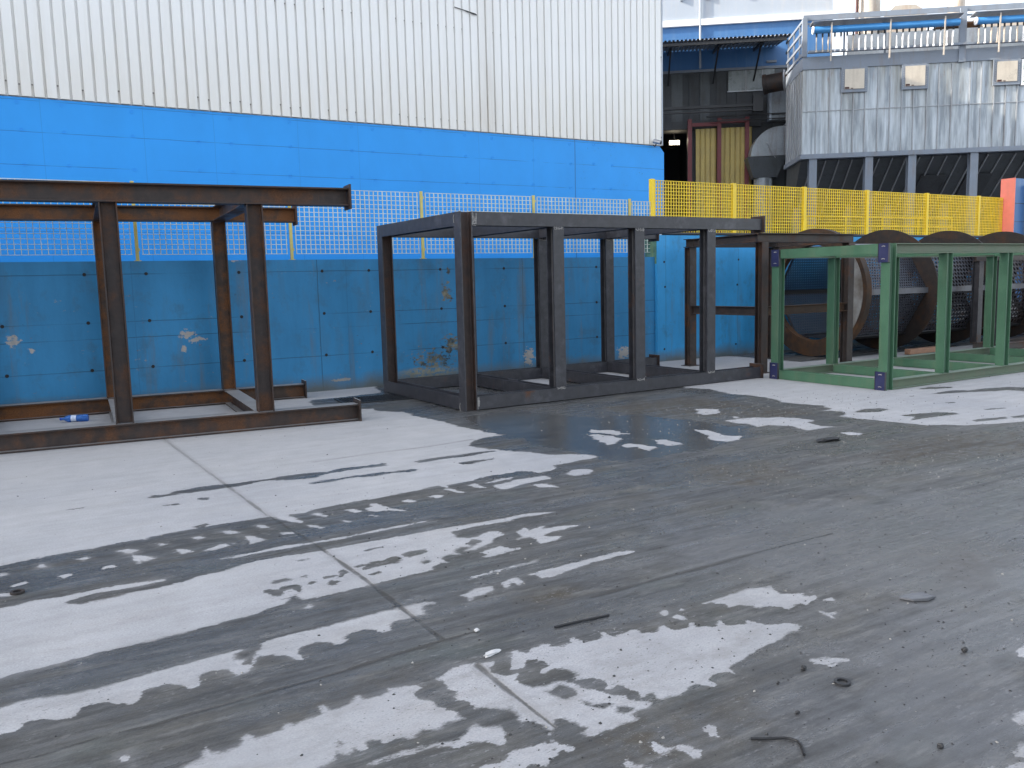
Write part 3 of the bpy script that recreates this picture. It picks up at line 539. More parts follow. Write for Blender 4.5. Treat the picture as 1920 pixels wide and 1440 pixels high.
def mat_ground():
    s = NT('yard_concrete'); X = s.xyz()
    dry, joint, pud, sheen, dirt = (s.attr(a) for a in ('dry', 'joint', 'puddle', 'sheen', 'dirt'))
    n1 = s.noise(11, 7, .66); n2 = s.noise(55, 4, .6); n3 = s.noise(.55, 5, .55); n4 = s.noise(3.2, 6, .6)
    trk = s.noise(1.0, 6, .62, s.scale(.55, 9, 1)); trk2 = s.noise(1.0, 6, .6, s.scale(1.3, 38, 1, (3, 1, 0)))
    n5 = s.noise(130, 3, .6, s.scale(.7, 1.3, 1)); n6 = s.noise(34, 4, .6, s.scale(.6, 1.5, 1, (4, 9, 0)))
    far = s.rng(X[1], 3, 9, 1, 1.6)
    e = s.mt('ADD', s.mt('MULTIPLY', s.mt('SUBTRACT', n1, .5), .038), s.mt('MULTIPLY', s.mt('SUBTRACT', n6, .5), .046))
    e = s.mt('ADD', e, s.mt('MULTIPLY', s.mt('SUBTRACT', n5, .5), .020))
    e = s.mt('ADD', e, s.mt('MULTIPLY', s.mt('SUBTRACT', s.noise(4.2, 6, .68, s.scale(.6, 1.4, 1, (1, 6, 0))), .5), s.rng(X[1], 4.5, 7, .02, .16)))
    e = s.mt('MULTIPLY', s.mt('ADD', s.mt('ADD', e, .002), s.mt('MULTIPLY', s.mt('SUBTRACT', trk2, .5), .016)), far)
    d = s.mt('ADD', dry, e)
    w_ = s.rng(s.noise(2.4, 5, .6, s.scale(.5, 1.6, 1, (7, 3, 0))), .46, .66, .003, .020)
    m = s.rng(d, s.mt('MULTIPLY', w_, -1.0), w_, 0, 1, True)
    halo = s.rng(d, -.10, .0, 0, 1)
    # crumbs of dryness in the wet and damp flecks in the dry, near the borders
    near = s.rng(s.mt('ABSOLUTE', dry), .03, .20, 1, .0)
    fl = s.noise(26, 6, .7, s.scale(.7, 1.5, 1))
    dryfleck = s.mt('MULTIPLY', s.rng(fl, .60, .64), s.mt('MULTIPLY', s.rng(dry, -.20, -.02), s.rng(n4, .46, .58)))
    wetfleck = s.mt('MULTIPLY', s.rng(s.noise(30, 6, .72, s.scale(.6, 1.6, 1, (8, 8, 0))), .61, .65), s.mt('MULTIPLY', s.mt('MAXIMUM', near, s.rng(X[1], 3.2, 4.6, .8, 0)), s.rng(s.noise(2.1, 5, .6), .46, .56)))
    damp = s.mt('MULTIPLY', s.rng(s.mt('ADD', dry, s.mt('MULTIPLY', s.mt('SUBTRACT', s.noise(7, 7, .7, s.scale(.5, 1.5, 1)), .5), .30)), -.05, .03), s.rng(s.noise(1.7, 5, .6, s.scale(.6, 1.4, 1, (3, 3, 0))), .46, .60, 0, .28))
    m = s.mt('MAXIMUM', m, damp)
    m = s.mt('MAXIMUM', m, s.mt('MULTIPLY', dryfleck, .7)); m = s.mt('MULTIPLY', m, s.mt('SUBTRACT', 1.0, s.mt('MULTIPLY', wetfleck, .8)))
    # dry slab
    grain = s.rng(n5, .3, .7, .78, 1.2)
    dc = s.mix(s.rng(n3, .3, .7), (.365,.372,.398), (.455,.452,.458))
    dk = s.rng(s.mt('ADD', s.mt('MULTIPLY', n4, .5), s.mt('MULTIPLY', trk, .5)), .3, .7, .82, 1.12)
    dk = s.mt('MULTIPLY', dk, grain)
    dc = s.mix(1.0, dc, s.comb(dk, dk, dk), 'MULTIPLY')
    dc = s.mix(s.mt('MULTIPLY', s.rng(n1, .35, .75), .18), dc, (.30,.285,.27))
    dc = s.mix(s.mt('MULTIPLY', s.rng(X[1], 6, 9.5), .45), dc, (.49,.47,.45))
    dc = s.mix(s.mt('MULTIPLY', s.rng(s.noise(2.2, 6, .65, s.scale(.5, 3, 1, (5, 5, 0))), .56, .70), .32), dc, (.33,.30,.28))
    dc = s.mix(s.mt('MULTIPLY', s.rng(s.noise(60, 3, .6, s.scale(.6, 1.2, 1)), .68, .73), .55), dc, (.16,.155,.15))
    mot = s.mt('MULTIPLY', s.rng(s.noise(6, 7, .7, s.scale(.7, 1.2, 1, (4, 4, 0))), .46, .64), s.rng(X[1], 2, 5.5, .62, .14))
    dc = s.mix(s.rng(s.noise(.9, 5, .6, s.scale(1, 1, 1, (1, 1, 0))), .3, .62, 0, s.rng(X[1], 2.6, 5.5, .8, .1)), dc, (.31,.315,.33))
    dc = s.mix(mot, dc, (.235,.232,.23))
    pit = s.mt('MULTIPLY', s.rng(s.noise(75, 3, .65, s.scale(.7, 1.3, 1, (2, 2, 0))), .62, .66), s.rng(s.noise(2.6, 4), .42, .58)); dc = s.mix(s.mt('MULTIPLY', pit, s.rng(X[1], 3, 6, .7, .3)), dc, (.13,.125,.12))
    # wet slab
    wc = s.mix(s.rng(n3, .35, .65), (.068,.071,.076), (.098,.097,.095))
    wk = s.rng(s.mt('ADD', s.mt('MULTIPLY', trk, .5), s.mt('ADD', s.mt('MULTIPLY', trk2, .3), s.mt('MULTIPLY', n4, .2))), .36, .64, .50, 1.5)
    wk = s.mt('MULTIPLY', wk, grain)
    wc = s.mix(1.0, wc, s.comb(wk, wk, wk), 'MULTIPLY')
    wc = s.mix(s.rng(s.noise(1.9, 6, .62, s.scale(.8, 1.5, 1, (2, 7, 0))), .50, .68, 0, .7), wc, (.098,.091,.076))
    wc = s.mix(s.rng(s.noise(1.3, 5, .6, s.scale(1, 1.6, 1, (9, 3, 0))), .54, .70, 0, .5), wc, (.078,.092,.086))
    worn = s.rng(s.noise(5.5, 6, .68, s.scale(.45, 2.2, 1, (3, 4, 0))), .53, .66, 0, .55)
    wc = s.mix(worn, wc, (.18,.177,.17))
    wc = s.mix(s.rng(s.noise(7, 6, .7, s.scale(.5, 1.8, 1, (8, 1, 0))), .52, .63, 0, .65), wc, (.045,.043,.040))
    wc = s.mix(s.mt('MULTIPLY', halo, s.rng(n1, .35, .6, .1, .5)), wc, (.066,.062,.056))
    dm = s.mt('MULTIPLY', s.rng(s.mt('ADD', dirt, s.mt('MULTIPLY', s.mt('SUBTRACT', n4, .5), .7)), -.05, .25), s.rng(n1, .36, .58))
    wc = s.mix(s.mt('MULTIPLY', dm, .9), wc, (.062,.052,.038))
    spk = s.mt('MULTIPLY', s.rng(s.noise(120, 2, .5, s.scale(.7, 1.4, 1)), .63, .70), s.rng(dm, .1, .6)); wc = s.mix(s.mt('MULTIPLY', spk, .6), wc, (.34,.32,.29))
    spd = s.rng(s.noise(95, 2, .5), .68, .73); wc = s.mix(s.mt('MULTIPLY', spd, .6), wc, (.04,.04,.04))
    hol = s.rng(s.noise(42, 5, .7, s.scale(.5, 1.3, 1, (1, 2, 0))), .64, .69); wc = s.mix(s.mt('MULTIPLY', hol, s.mt('MULTIPLY', s.rng(n4, .45, .6), .35)), wc, (.33,.33,.33))
    fk = s.rng(n4, .40, .58, .35, 1)
    wc = s.mix(s.mt('MULTIPLY', s.rng(s.noise(36, 4, .65, s.scale(.45, 1.1, 1, (6, 2, 0))), .585, .64), s.mt('MULTIPLY', fk, .55)), wc, (.035,.034,.033))
    wc = s.mix(s.mt('MULTIPLY', s.rng(s.noise(44, 4, .65, s.scale(.32, 1.2, 1, (2, 9, 0))), .60, .65), s.mt('MULTIPLY', s.rng(s.noise(1.6, 4), .46, .58), .45)), wc, (.26,.26,.265))
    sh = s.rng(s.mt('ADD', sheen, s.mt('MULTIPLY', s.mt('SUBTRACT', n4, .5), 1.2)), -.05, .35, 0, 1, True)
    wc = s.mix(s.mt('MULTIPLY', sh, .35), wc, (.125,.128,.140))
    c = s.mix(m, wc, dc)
    c = s.mix(s.mt('MULTIPLY', s.rng(joint, .01, .05, .3, 0), m), c, (.2,.19,.18))
    # slab joints
    jw = s.mt('ADD', .010, s.mt('MULTIPLY', s.rng(s.noise(1.6, 4), .45, .65), .014))
    jl = s.rng(s.mt('ADD', joint, s.mt('MULTIPLY', s.mt('SUBTRACT', n2, .5), .012)), s.mt('MULTIPLY', jw, .45), jw, 1, 0)
    c = s.mix(s.mt('MULTIPLY', s.mt('MULTIPLY', jl, s.rng(n4, .3, .5, .35, .85)), s.mt('SUBTRACT', 1.0, s.mt('MULTIPLY', m, s.rng(X[1], 5.2, 7.5, .15, .72)))), c, (.045,.042,.038))
    p = s.rng(s.mt('ADD', pud, s.mt('MULTIPLY', s.mt('SUBTRACT', n4, .5), .5)), -.02, .14, 0, 1, True); p = s.mt('MULTIPLY', p, s.mt('SUBTRACT', 1.0, m))
    c = s.mix(s.mt('MULTIPLY', p, .35), c, (.06,.064,.068))
    gl = s.rng(s.mt('ADD', s.mt('MULTIPLY', s.noise(.9, 6, .62, s.scale(.7, 1.5, 1, (4, 6, 0))), .65), s.mt('MULTIPLY', trk, .35)), .42, .58, 0, 1, True)
    wr = s.mt('ADD', s.rng(gl, 0, 1, .58, .22), s.mt('MULTIPLY', s.mt('SUBTRACT', n6, .5), .25))
    wr = s.mt('ADD', wr, s.mt('MULTIPLY', dm, .2)); wr = s.mt('SUBTRACT', wr, s.mt('MULTIPLY', sh, .10))
    wr = s.mt('ADD', s.mt('MULTIPLY', wr, s.mt('SUBTRACT', 1.0, p)), s.mt('MULTIPLY', p, .20))
    rough = s.mt('ADD', s.mt('MULTIPLY', wr, s.mt('SUBTRACT', 1.0, m)), s.mt('MULTIPLY', m, .8))
    s.set(c, rough, 0, s.rng(m, 0, 1, s.mt('MAXIMUM', s.rng(sh, 0, 1, .34, .55), s.rng(gl, 0, 1, .34, .5)), .25))
    hgt = s.mt('ADD', s.mt('MULTIPLY', n2, .5), s.mt('MULTIPLY', trk2, .7)); hgt = s.mt('ADD', hgt, s.mt('MULTIPLY', s.noise(19, 4), .8)); hgt = s.mt('SUBTRACT', s.mt('ADD', hgt, s.mt('MULTIPLY', n5, .5)), s.mt('MULTIPLY', jl, 1.5))
    b = s.n('ShaderNodeBump'); b.inputs['Distance'].default_value = .010; s.put(b.inputs['Height'], hgt); s.put(b.inputs['Strength'], s.rng(p, 0, 1, .34, .16)); s.t.links.new(b.outputs[0], s.b.inputs['Normal'])
    return s.m

def build_ground():
    ar = np.arange
    xs = np.concatenate([[-400,-120,-40,-15,-8,-4.5,-3.2], ar(-2.4,-.6,.03), ar(-.6,6.5,.0165), ar(6.5,9,.025), ar(9,14,.05), ar(14,28,.15), [29,32,40,60,120,400]])
    ys = np.concatenate([[-400,-100,-30,-8,-3,-.5,.6], ar(1.1,6.6,.0165), ar(6.6,10.5,.025), ar(10.5,13,.06), [13.5,15,20,30,60,140,400]])
    nx, ny = len(xs), len(ys); X, Y = np.meshgrid(xs, ys); X = X.ravel(); Y = Y.ravel()
    me = bpy.data.meshes.new('ground'); me.vertices.add(nx*ny)
    me.vertices.foreach_set('co', np.stack([X, Y, np.zeros_like(X)], 1).ravel())
    i = np.arange((nx-1)*(ny-1)); r, q = i//(nx-1), i % (nx-1); a = r*nx+q
    F = np.stack([a, a+1, a+nx+1, a+nx], 1).astype(np.int32); nf = len(F)
    me.loops.add(nf*4); me.polygons.add(nf)
    me.loops.foreach_set('vertex_index', F.ravel()); me.polygons.foreach_set('loop_start', np.arange(nf, dtype=np.int32)*4)
    me.update(calc_edges=True)
    dry = np.full(X.shape, -.3)
    for P in DRY: dry = np.maximum(dry, sdf(P, X, Y, .3))
    for P in WET: dry = np.minimum(dry, -sdf(P, X, Y, .3))
    far = (X > 24) | (Y > 13); dry[far] = .3
    drum_shade = (X > 12.6) & (Y > 10.75) & (Y < 12.8); dry[drum_shade] = -.3  # shadow beneath the drum painted in as dark wet ground
    def soft(L, pad):
        o = np.full(X.shape, -pad)
        for P in L: o = np.maximum(o, sdf(P, X, Y, pad))
        return o
    jt = np.full(X.shape, .3)
    for P in JOINT: jt = np.minimum(jt, line_d(P, X, Y, .3))
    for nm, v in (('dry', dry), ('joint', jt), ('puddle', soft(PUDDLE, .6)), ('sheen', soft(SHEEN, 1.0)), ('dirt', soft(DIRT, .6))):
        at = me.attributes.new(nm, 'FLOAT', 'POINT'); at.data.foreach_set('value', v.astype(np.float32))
    me.materials.append(mat_ground())
    o = bpy.data.objects.new('ground', me); COL.objects.link(o); tag(o, kind='structure')
    return o
build_ground()

# ------------------------------------------------------------------ the white and blue hall
def hall():
    t = empty('factory_hall', (0, 15.5, 0), label='huge hall of white ribbed sheet cladding above a bright blue concrete base', cat='building')
    # local y = 0 is the face of the base wall; extends well past the left of the frame
    x0, x1, zb, zt = -46.0, 13.33, 4.66, 18.0
    b = MB(); b.extr([(x0, 0), (x1, 0), (x1, 4.52), (x1-.13, zb), (x0, zb)], 0, .35, 'y'); b.build('base_wall', M['hall_base'], t)
    m = MB(); p = .1765; xr = 13.24; n = int((xr+14)/p); pts = []
    for i in range(n, -1, -1):
        a = xr-i*p
        pts += [(a+.021, .0), (a+p-.021, .0), (a+p-.014, .046), (a+p+.014, .046)]
    pts = [q for q in pts if q[0] <= xr]; pts += [(xr, 0)]
    vs = [(x, y-.03, zb+.015) for x, y in pts]+[(x, y-.03, zt) for x, y in pts]; k = len(pts)
    m.add(vs, [(i, i+1, k+i+1, k+i) for i in range(k-1)]); m.build('cladding', M['cladding'], t, recalc=False)
    w = MB(); w.box(x0, .03, zb+.001, xr-.002, 38, zt-.05); w.build('body_wall', M['cladding'], t)
    f = MB(); f.box(x0, -.045, zb+.0015, -14.3, -.001, zt); f.build('plain_cladding', M['cladding'], t)
    c = MB(); c.box(xr-.002+.004, -.034, zb+.016, xr+.035, .2, zt); c.build('corner_flashing', M['far_white'], t)
    r = MB(); r.box(x0-.2, -.2, zt+.002, xr+.2, 38.2, zt+.25); r.build('roof', M['zinc'], t)
    random.seed(3)
    for z in (4.58, 4.155, 3.645):
        for x in (.314, .926, 1.93, 2.94, 3.53, 4.53, 5.71, 6.14, 7.13, 8.12, 8.73, 9.72, 10.69, 11.3, 11.8):
            x += random.uniform(-.03, .03); d = MB(); d.lathe([(0, .02), (-.006, .02), (-.006, .03), (0, .03)], (x, 0, z+random.uniform(-.02, .02)), (0, 1, 0), 10); d.build('tie_plug', M['hall_base'], t)
    # torn seam in the cladding
    q = MB(); q.bar((7.95, -.045, 7.02), (8.42, -.05, 6.95), .01, .012); q.bar((8.2, -.05, 6.98), (8.44, -.06, 6.93), .01, .02); q.build('seam_tear', M['dark_iron'], t)
hall()

def cctv():
    t = empty('security_camera', (13.02, 15.38, 4.72), label='small grey security camera on the lower corner of the white cladding', cat='security camera')
    a = MB(); a.cyl((-.05, .05, .03), (.03, -.10, -.02), .05, n=14); a.build('housing', M['zinc'], t, True)
    b = MB(); b.cyl((.0302, -.1005, -.0203), (.033, -.106, -.022), .04, n=14); b.build('lens', M['black'], t)
    c = MB(); c.tube([(-.03, .09, -.05), (-.04, .03, -.09), (-.02, .0, -.04)], .014); c.build('bracket', M['dark_iron'], t)
cctv()

# ------------------------------------------------------------------ yard walls
def walls():
    t = empty('yard_wall', label='low weathered blue concrete wall with tie holes and peeling paint behind the frames', cat='wall')
    a = MB(); a.box(-14, 12.75, 0, 10.72, 13.05, 2.03); a.build('wall_body', M['yard_wall'], t)
    for z in (1.855, 1.205, .56):
        for x in (-3.4, -2.15, -1.4, -.15, .85, 1.62, 2.88, 4.13, 4.89, 6.14, 7.36, 8.1, 9.33, 10.1):
            h = MB(); h.cyl((x, 12.749, z), (x, 12.744, z), .024, .021, 10); h.build('tie_hole', M['interior'], t)
    t2 = empty('yard_wall', label='taller brighter blue concrete wall beginning at the ragged joint behind the dark frames', cat='wall')
    a = MB(); a.box(10.73, 12.68, 0, 24.0, 13.06, 2.44); a.build('wall_body', M['yard_wall_2'], t2)
    e = MB(); e.box(10.724, 12.70, 1.9, 10.7285, 13.04, 2.42); e.build('mossy_end', M['moss'], t2)
    for x, z in ((10.92,1.45),(10.9,1.93),(12.88,1.96),(12.85,1.45),(12.82,.23),(10.9,.24)):
        h = MB(); h.cyl((x, 12.679, z), (x, 12.674, z), .022, .019, 10); h.build('tie_hole', M['interior'], t2)
    p = MB(); p.cyl((10.85, 12.72, 2.472), (23.9, 12.72, 2.472), .03, n=10)
    t3 = p.build('pipe', M['dark_iron']); tag(t3, 'long thin dark pipe lying along the top of the taller blue wall', 'pipe')
    e = MB(); e.cyl((10.80, 12.72, 2.472), (10.85, 12.72, 2.472), .036, n=10); e.build('end_cap', M['white_paint'], t3)
    # tall wall with a salmon end beyond the fence
    t4 = empty('tall_wall', label='tall blue wall with a salmon pink end face where the yellow fence stops', cat='wall')
    a = MB(); a.box(22.71, 12.62, 0, 34, 12.96, 3.98); a.build('wall_body', M['band_blue'], t4)
    e = MB(); e.box(22.70, 12.60, 2.2, 22.709, 12.98, 3.99); e.build('painted_end', M['salmon'], t4)
    l = MB(); l.box(22.75, 12.617, 3.33, 34, 12.6195, 3.345); l.box(22.75, 12.617, 2.86, 34, 12.6195, 2.87); l.build('joint_line', M['dark_iron'], t4)
    t5 = MB(); t5.h((23.25, 12.53, 0), (23.25, 12.53, 3.82), (1,0,0), .10, .10, .01, .008)
    o = t5.build('steel_post', M['brick_red']); tag(o, 'dark red oxide steel post standing against the tall blue wall', 'post')
walls()

# ------------------------------------------------------------------ mesh fences
def bay(x0, x1, y, z0, z1, px, pz, mat, parent, tv=.0085, th=.0075):
    m = MB(); n = round((x1-x0)/px)
    for i in range(n+1):
        x = x0+(x1-x0)*i/n; m.box(x-tv/2, y-.012, z0, x+tv/2, y+.010, z1)
    k = round((z1-z0)/pz)
    for j in range(k+1):
        z = z0+(z1-z0)*j/k; m.box(x0-.012, y-.0122-th, z-th/2, x1+.012, y-.0122, z+th/2)
    return m.build('mesh_panel', mat, parent, recalc=False)
def post(x, y, z0, z1, mat, parent, r=.03):
    p = MB(); p.box(x-r, y-r*.8, z0, x+r, y+r*.8, z1); p.box(x-r*2, y-r*2, z0, x+r*2, y+r*2, z0+.012)
    p.box(x+r*1.02, y-.02, z1-.12, x+r*1.6, y-.004, z1-.08); p.box(x+r*1.02, y-.02, z0+.14, x+r*1.6, y-.004, z0+.18)
    return p.build('post', mat, parent)
def fences():
    t = empty('mesh_fence', label='faded cream wire mesh fence with thin pale yellow posts on the low blue wall', cat='fence')
    xs = [-5.0, -2.8, -.63, 1.545, 3.72, 5.91, 8.087, 10.24]
    for x in xs: post(x, 12.9, 2.03, 3.13, M['faded_yellow'], t, .022)
    for a, b in zip(xs[:-1], xs[1:]): bay(a+.075, b-.075, 12.9, 2.125, 3.105, .0765, .072, M['pale_mesh'], t)
    bay(10.30, 10.74, 12.9, 2.125, 3.085, .0765, .072, M['pale_mesh'], t)
    t = empty('mesh_fence', label='taller bright yellow mesh fence on the taller blue wall, reaching to the salmon wall end', cat='fence')
    xs = [10.79, 12.945, 15.06, 17.17, 19.42, 21.59]
    for x in xs: post(x, 12.9, 2.44, 3.52, M['yellow'], t, .045)
    for a, b in zip(xs, xs[1:]+[22.72]): bay(a+.075, b-.06, 12.9, 2.50, 3.495, .068, .066, M['yellow'], t, .013, .012)
fences()

# ------------------------------------------------------------------ steel frames
def frame_left():
    t = empty('steelwork_cage', (3.485, 9.566, 0), R_(-5.2), 'brown rusty frame of H beams, leftmost, with a blue bottle lying inside', 'steel frame', 'welded steel frames along the wall')
    S = .2; H = 2.74; D = 2.55; xl = -9.4
    for y, x1 in ((S/2, 0), (S/2+D, -.12)):
        back = y > 1; mt = M['rustier'] if back else M['rusty']
        for z in (S/2, H-S/2):
            zz = z+.005
            b = MB(); b.h((xl, y, zz), (x1-.022, y, zz), (0,0,1), S, S, .016, .010, web=1); b.build('beam', [M['rusty'], mt if back else M['rusty_web']], t)
            e = MB(); e.box(x1-.02, y-.14, max(zz-.14, .003), x1, y+.14, zz+.14 if z > 1 else zz+.15)
            e.build('end_plate', M['rusty'], t)
    for k in range(7):
        xf = -1.09-1.48*k; xb = xf-.10
        for x, y in ((xf, S/2), (xb, S/2+D)):
            p = MB(); p.h((x, y, S+.007), (x, y, H-S+.003), (1,0,0), .178, .178, .014, .010, web=1); p.build('post', [M['rusty'], M['rustier'] if y > 1 else M['rusty_web']], t)
        for z in (S/2+.003, H-S/2+.006):
            c = MB(); c.h((xf-.01, S+.002, z), (xb+.02, D-.002, z), (0,0,1), S-.012, S-.01, .014, .010); c.build('cross_beam', M['rusty'], t)
    return t
frame_left()

def scribble(m, x, y, z, w, h, seed):
    r = random.Random(seed)
    for k in range(3):
        pts = [(x-w/2+w*i/7+r.uniform(-.008, .008), y, z+(r.random()-.5)*h+k*.004) for i in range(8)]
        m.tube(pts, .0028, 5)
    for k in range(4):
        xx = x+r.uniform(-.5, .5)*w; m.tube([(xx, y, z-h*.4), (xx+r.uniform(-.01, .01), y, z+h*.9)], .0022, 5)

def frame_mid():
    t = empty('steelwork_cage', (4.80, 9.36, 0), R_(1.33), 'dark grey open box frame with pale weld marks, standing on wet ground in the middle', 'steel frame', 'welded steel frames along the wall')
    S = .168; H = 2.49; D = 2.60; L = 5.35; mt = M['scale']
    k = (S, S, .014, .009)
    for y in (S/2, D-S/2):
        for z in (S/2+.012, H-S/2):
            b = MB(); b.h((S+.002, y, z), (L-.017, y, z), (0,1,0), *k); b.build('beam', mt, t)
            e = MB(); e.box(L-.015, y-.13, z-.125 if z > 1 else .002, L, y+.15, z+.13); e.build('end_plate', M['rusty'], t)
    for y in (S/2, D-S/2):
        p = MB(); p.h((S/2, y, 0), (S/2, y, H), (1,0,0), *k, web=1); p.build('corner_post', [M['scale'], M['web_rust']], t)
    for z in (S/2+.012, H-S/2):
        c = MB(); c.h((S/2, S+.002, z), (S/2, D-S-.002, z), (1,0,0), *k); c.build('end_beam', mt, t)
    for x in (1.47, 2.865, 4.255):
        for y in (S/2, D-S/2):
            p = MB(); p.h((x, y, S+.014), (x, y, H-S-.002), (0,1,0), *k); p.build('post', mt, t)
        for z in (S/2+.012, H-S/2):
            c = MB(); c.h((x, S+.002, z), (x, D-S-.002, z), (1,0,0), S-.004, S-.004, .013, .009); c.build('cross_beam', mt, t)
    def weld(fn): w = MB(); fn(w); w.build('weld_mark', M['weld'], t)
    for i, x in enumerate((1.47, 2.865, 4.255)):
        weld(lambda w: scribble(w, x, -.003, H-S-.03, .15, .035, i))
        weld(lambda w: scribble(w, x, -.003, S+.005, .13, .03, 10+i))
        weld(lambda w: scribble(w, x, D-S-.003, H-S-.03, .13, .03, 20+i))
    w = MB()
    w.tube([(S+.004, -.004, H-.01), (S+.006, -.004, H-S), (S+.05, -.004, H-S-.004)], .004, 5); scribble(w, S+.035, -.003, H-.1, .05, .09, 31); scribble(w, S+.03, -.003, H-.15, .06, .02, 33); w.build('weld_mark', M['weld'], t); w = MB()
    w.tube([(S+.004, -.004, .02), (S+.004, -.004, S)], .004, 5); scribble(w, S+.02, -.003, .09, .02, .09, 35); w.build('weld_mark', M['weld'], t)
    for a, b, c in ((S-.02, H-.03, 0), (S-.03, .1, 1)):
        weld(lambda w: w.tube([(-.003, a, b), (-.004, a+.02, b-.04), (-.003, a+.01, b-.10)], .004, 5))
    return t
frame_mid()

def frame_short():
    t = empty('steelwork_cage', (10.62, 9.93, 0), 0, 'short brown frame with a crossbar at mid height, squeezed between grey frame and perforated drum', 'steel frame', 'welded steel frames along the wall')
    S = .15; H = 2.31; L = 2.30; D = 1.86; mt = M['scale_brown']; k = (S, S, .012, .009)
    for x in (S/2, L-S/2):
        for y in (S/2, D-S/2):
            p = MB(); p.h((x, y, .012), (x, y, H-S-.002), (0,1,0), *k); p.build('post', M['rusty'] if (x < 1 and y < 1) else mt, t)
            f = MB(); f.box(x-.12, y-.12, 0, x+.12, y+.12, .011); f.build('foot_plate', mt, t)
    for y in (S/2, D-S/2):
        b = MB(); b.h((-.03, y, H-S/2), (L+.05, y, H-S/2), (0,0,1), *k); b.build('beam', M['dark_rust'] if y > 1 else M['rusty'], t)
    for x in (S/2, L-S/2):
        b = MB(); b.h((x, S+.002, H-S/2), (x, D-S-.002, H-S/2), (0,0,1), S-.004, S, .012, .009); b.build('cross_beam', mt, t)
    z = 1.03
    b = MB(); b.h((S/2, S+.002, z), (S/2, D-S-.002, z), (0,0,1), S, S*.8, .010, .008); b.build('mid_rail', mt, t)
    b = MB(); b.h((S+.002, S/2, z), (L-S-.002, S/2, z), (0,0,1), S, S*.8, .010, .008); b.build('mid_rail', M['brown_rust'], t)
    return t
frame_short()

def frame_low():
    t = empty('steelwork_cage', (16.9, 9.55, 0), 0, 'low dark frame half hidden behind the green frame, in front of the drum', 'steel frame', 'welded steel frames along the wall')
    S = .15; H = 1.95; L = 3.0; D = .62; mt = M['scale_brown']; k = (S, S, .012, .009)
    for x in (S/2, L-S/2):
        for y in (S/2, D-S/2):
            p = MB(); p.h((x, y, S+.002), (x, y, H-S-.002), (0,1,0), *k); p.build('post', M['scale'], t)
    for y in (S/2, D-S/2):
        for z in (S/2, H-S/2):
            b = MB(); b.h((0, y, z), (L, y, z), (0,0,1), *k); b.build('beam', mt, t)
frame_low()

def frame_green():
    t = empty('steelwork_cage', (10.23, 7.30, 0), R_(.4), 'green painted open frame with navy corner plates on dry concrete at the right', 'steel frame', 'welded steel frames along the wall')
    S = .135; H = 2.005; D = 2.05; L = 6.4; g = M['green']; gd = M['green_dusty']; k = (S, S, .011, .008)
    for y in (S/2, D-S/2):
        for z in (S/2+.004, H-S/2):
            b = MB(); b.h((S+.002, y, z), (L, y, z), (0,0,1), *k); b.build('beam', gd, t)
        p = MB(); p.h((S/2, y, 0), (S/2, y, H), (1,0,0), *k); p.build('corner_post', g, t)
    for z in (S/2+.004, H-S/2):
        c = MB(); c.h((S/2, S+.002, z), (S/2, D-S-.002, z), (1,0,0), S, S, .011, .008); c.build('end_beam', g, t)
    for x in (1.37, 2.92, 4.42, 5.9):
        for y in (S/2, D-S/2):
            p = MB(); p.h((x, y, S+.006), (x, y, H-S-.002), (1,0,0), *k); p.build('post', g, t)
        for z in (S/2+.004, H-S/2):
            c = MB(); c.h((x, S+.002, z), (x, D-S-.002, z), (1,0,0), S-.006, S-.006, .011, .008); c.build('cross_beam', g, t)
    for y in (.0, D-.17):
        for z in (.0, H-.255):
            q = MB(); q.box(-.027, y+.01, z, -.003, y+.16, z+.255); pl = q.build('corner_plate', M['navy'], t)
            r = MB(); r.box(-.034, y+.161, z+.002, -.0025, y+.168, z+.257); r.build('plate_rim', M['scale'], pl); r = MB(); r.box(-.034, y+.002, z+.002, -.0025, y+.0095, z+.257); r.build('plate_rim', M['scale'], pl)
            for zz in (z+.045, z+.215):
                w = MB(); w.tube([(-.028, y+.06, zz), (-.0285, y+.085, zz+.006), (-.028, y+.11, zz)], .006, 6); w.build('weld_tack', M['weld'], pl)
    return t
frame_green()

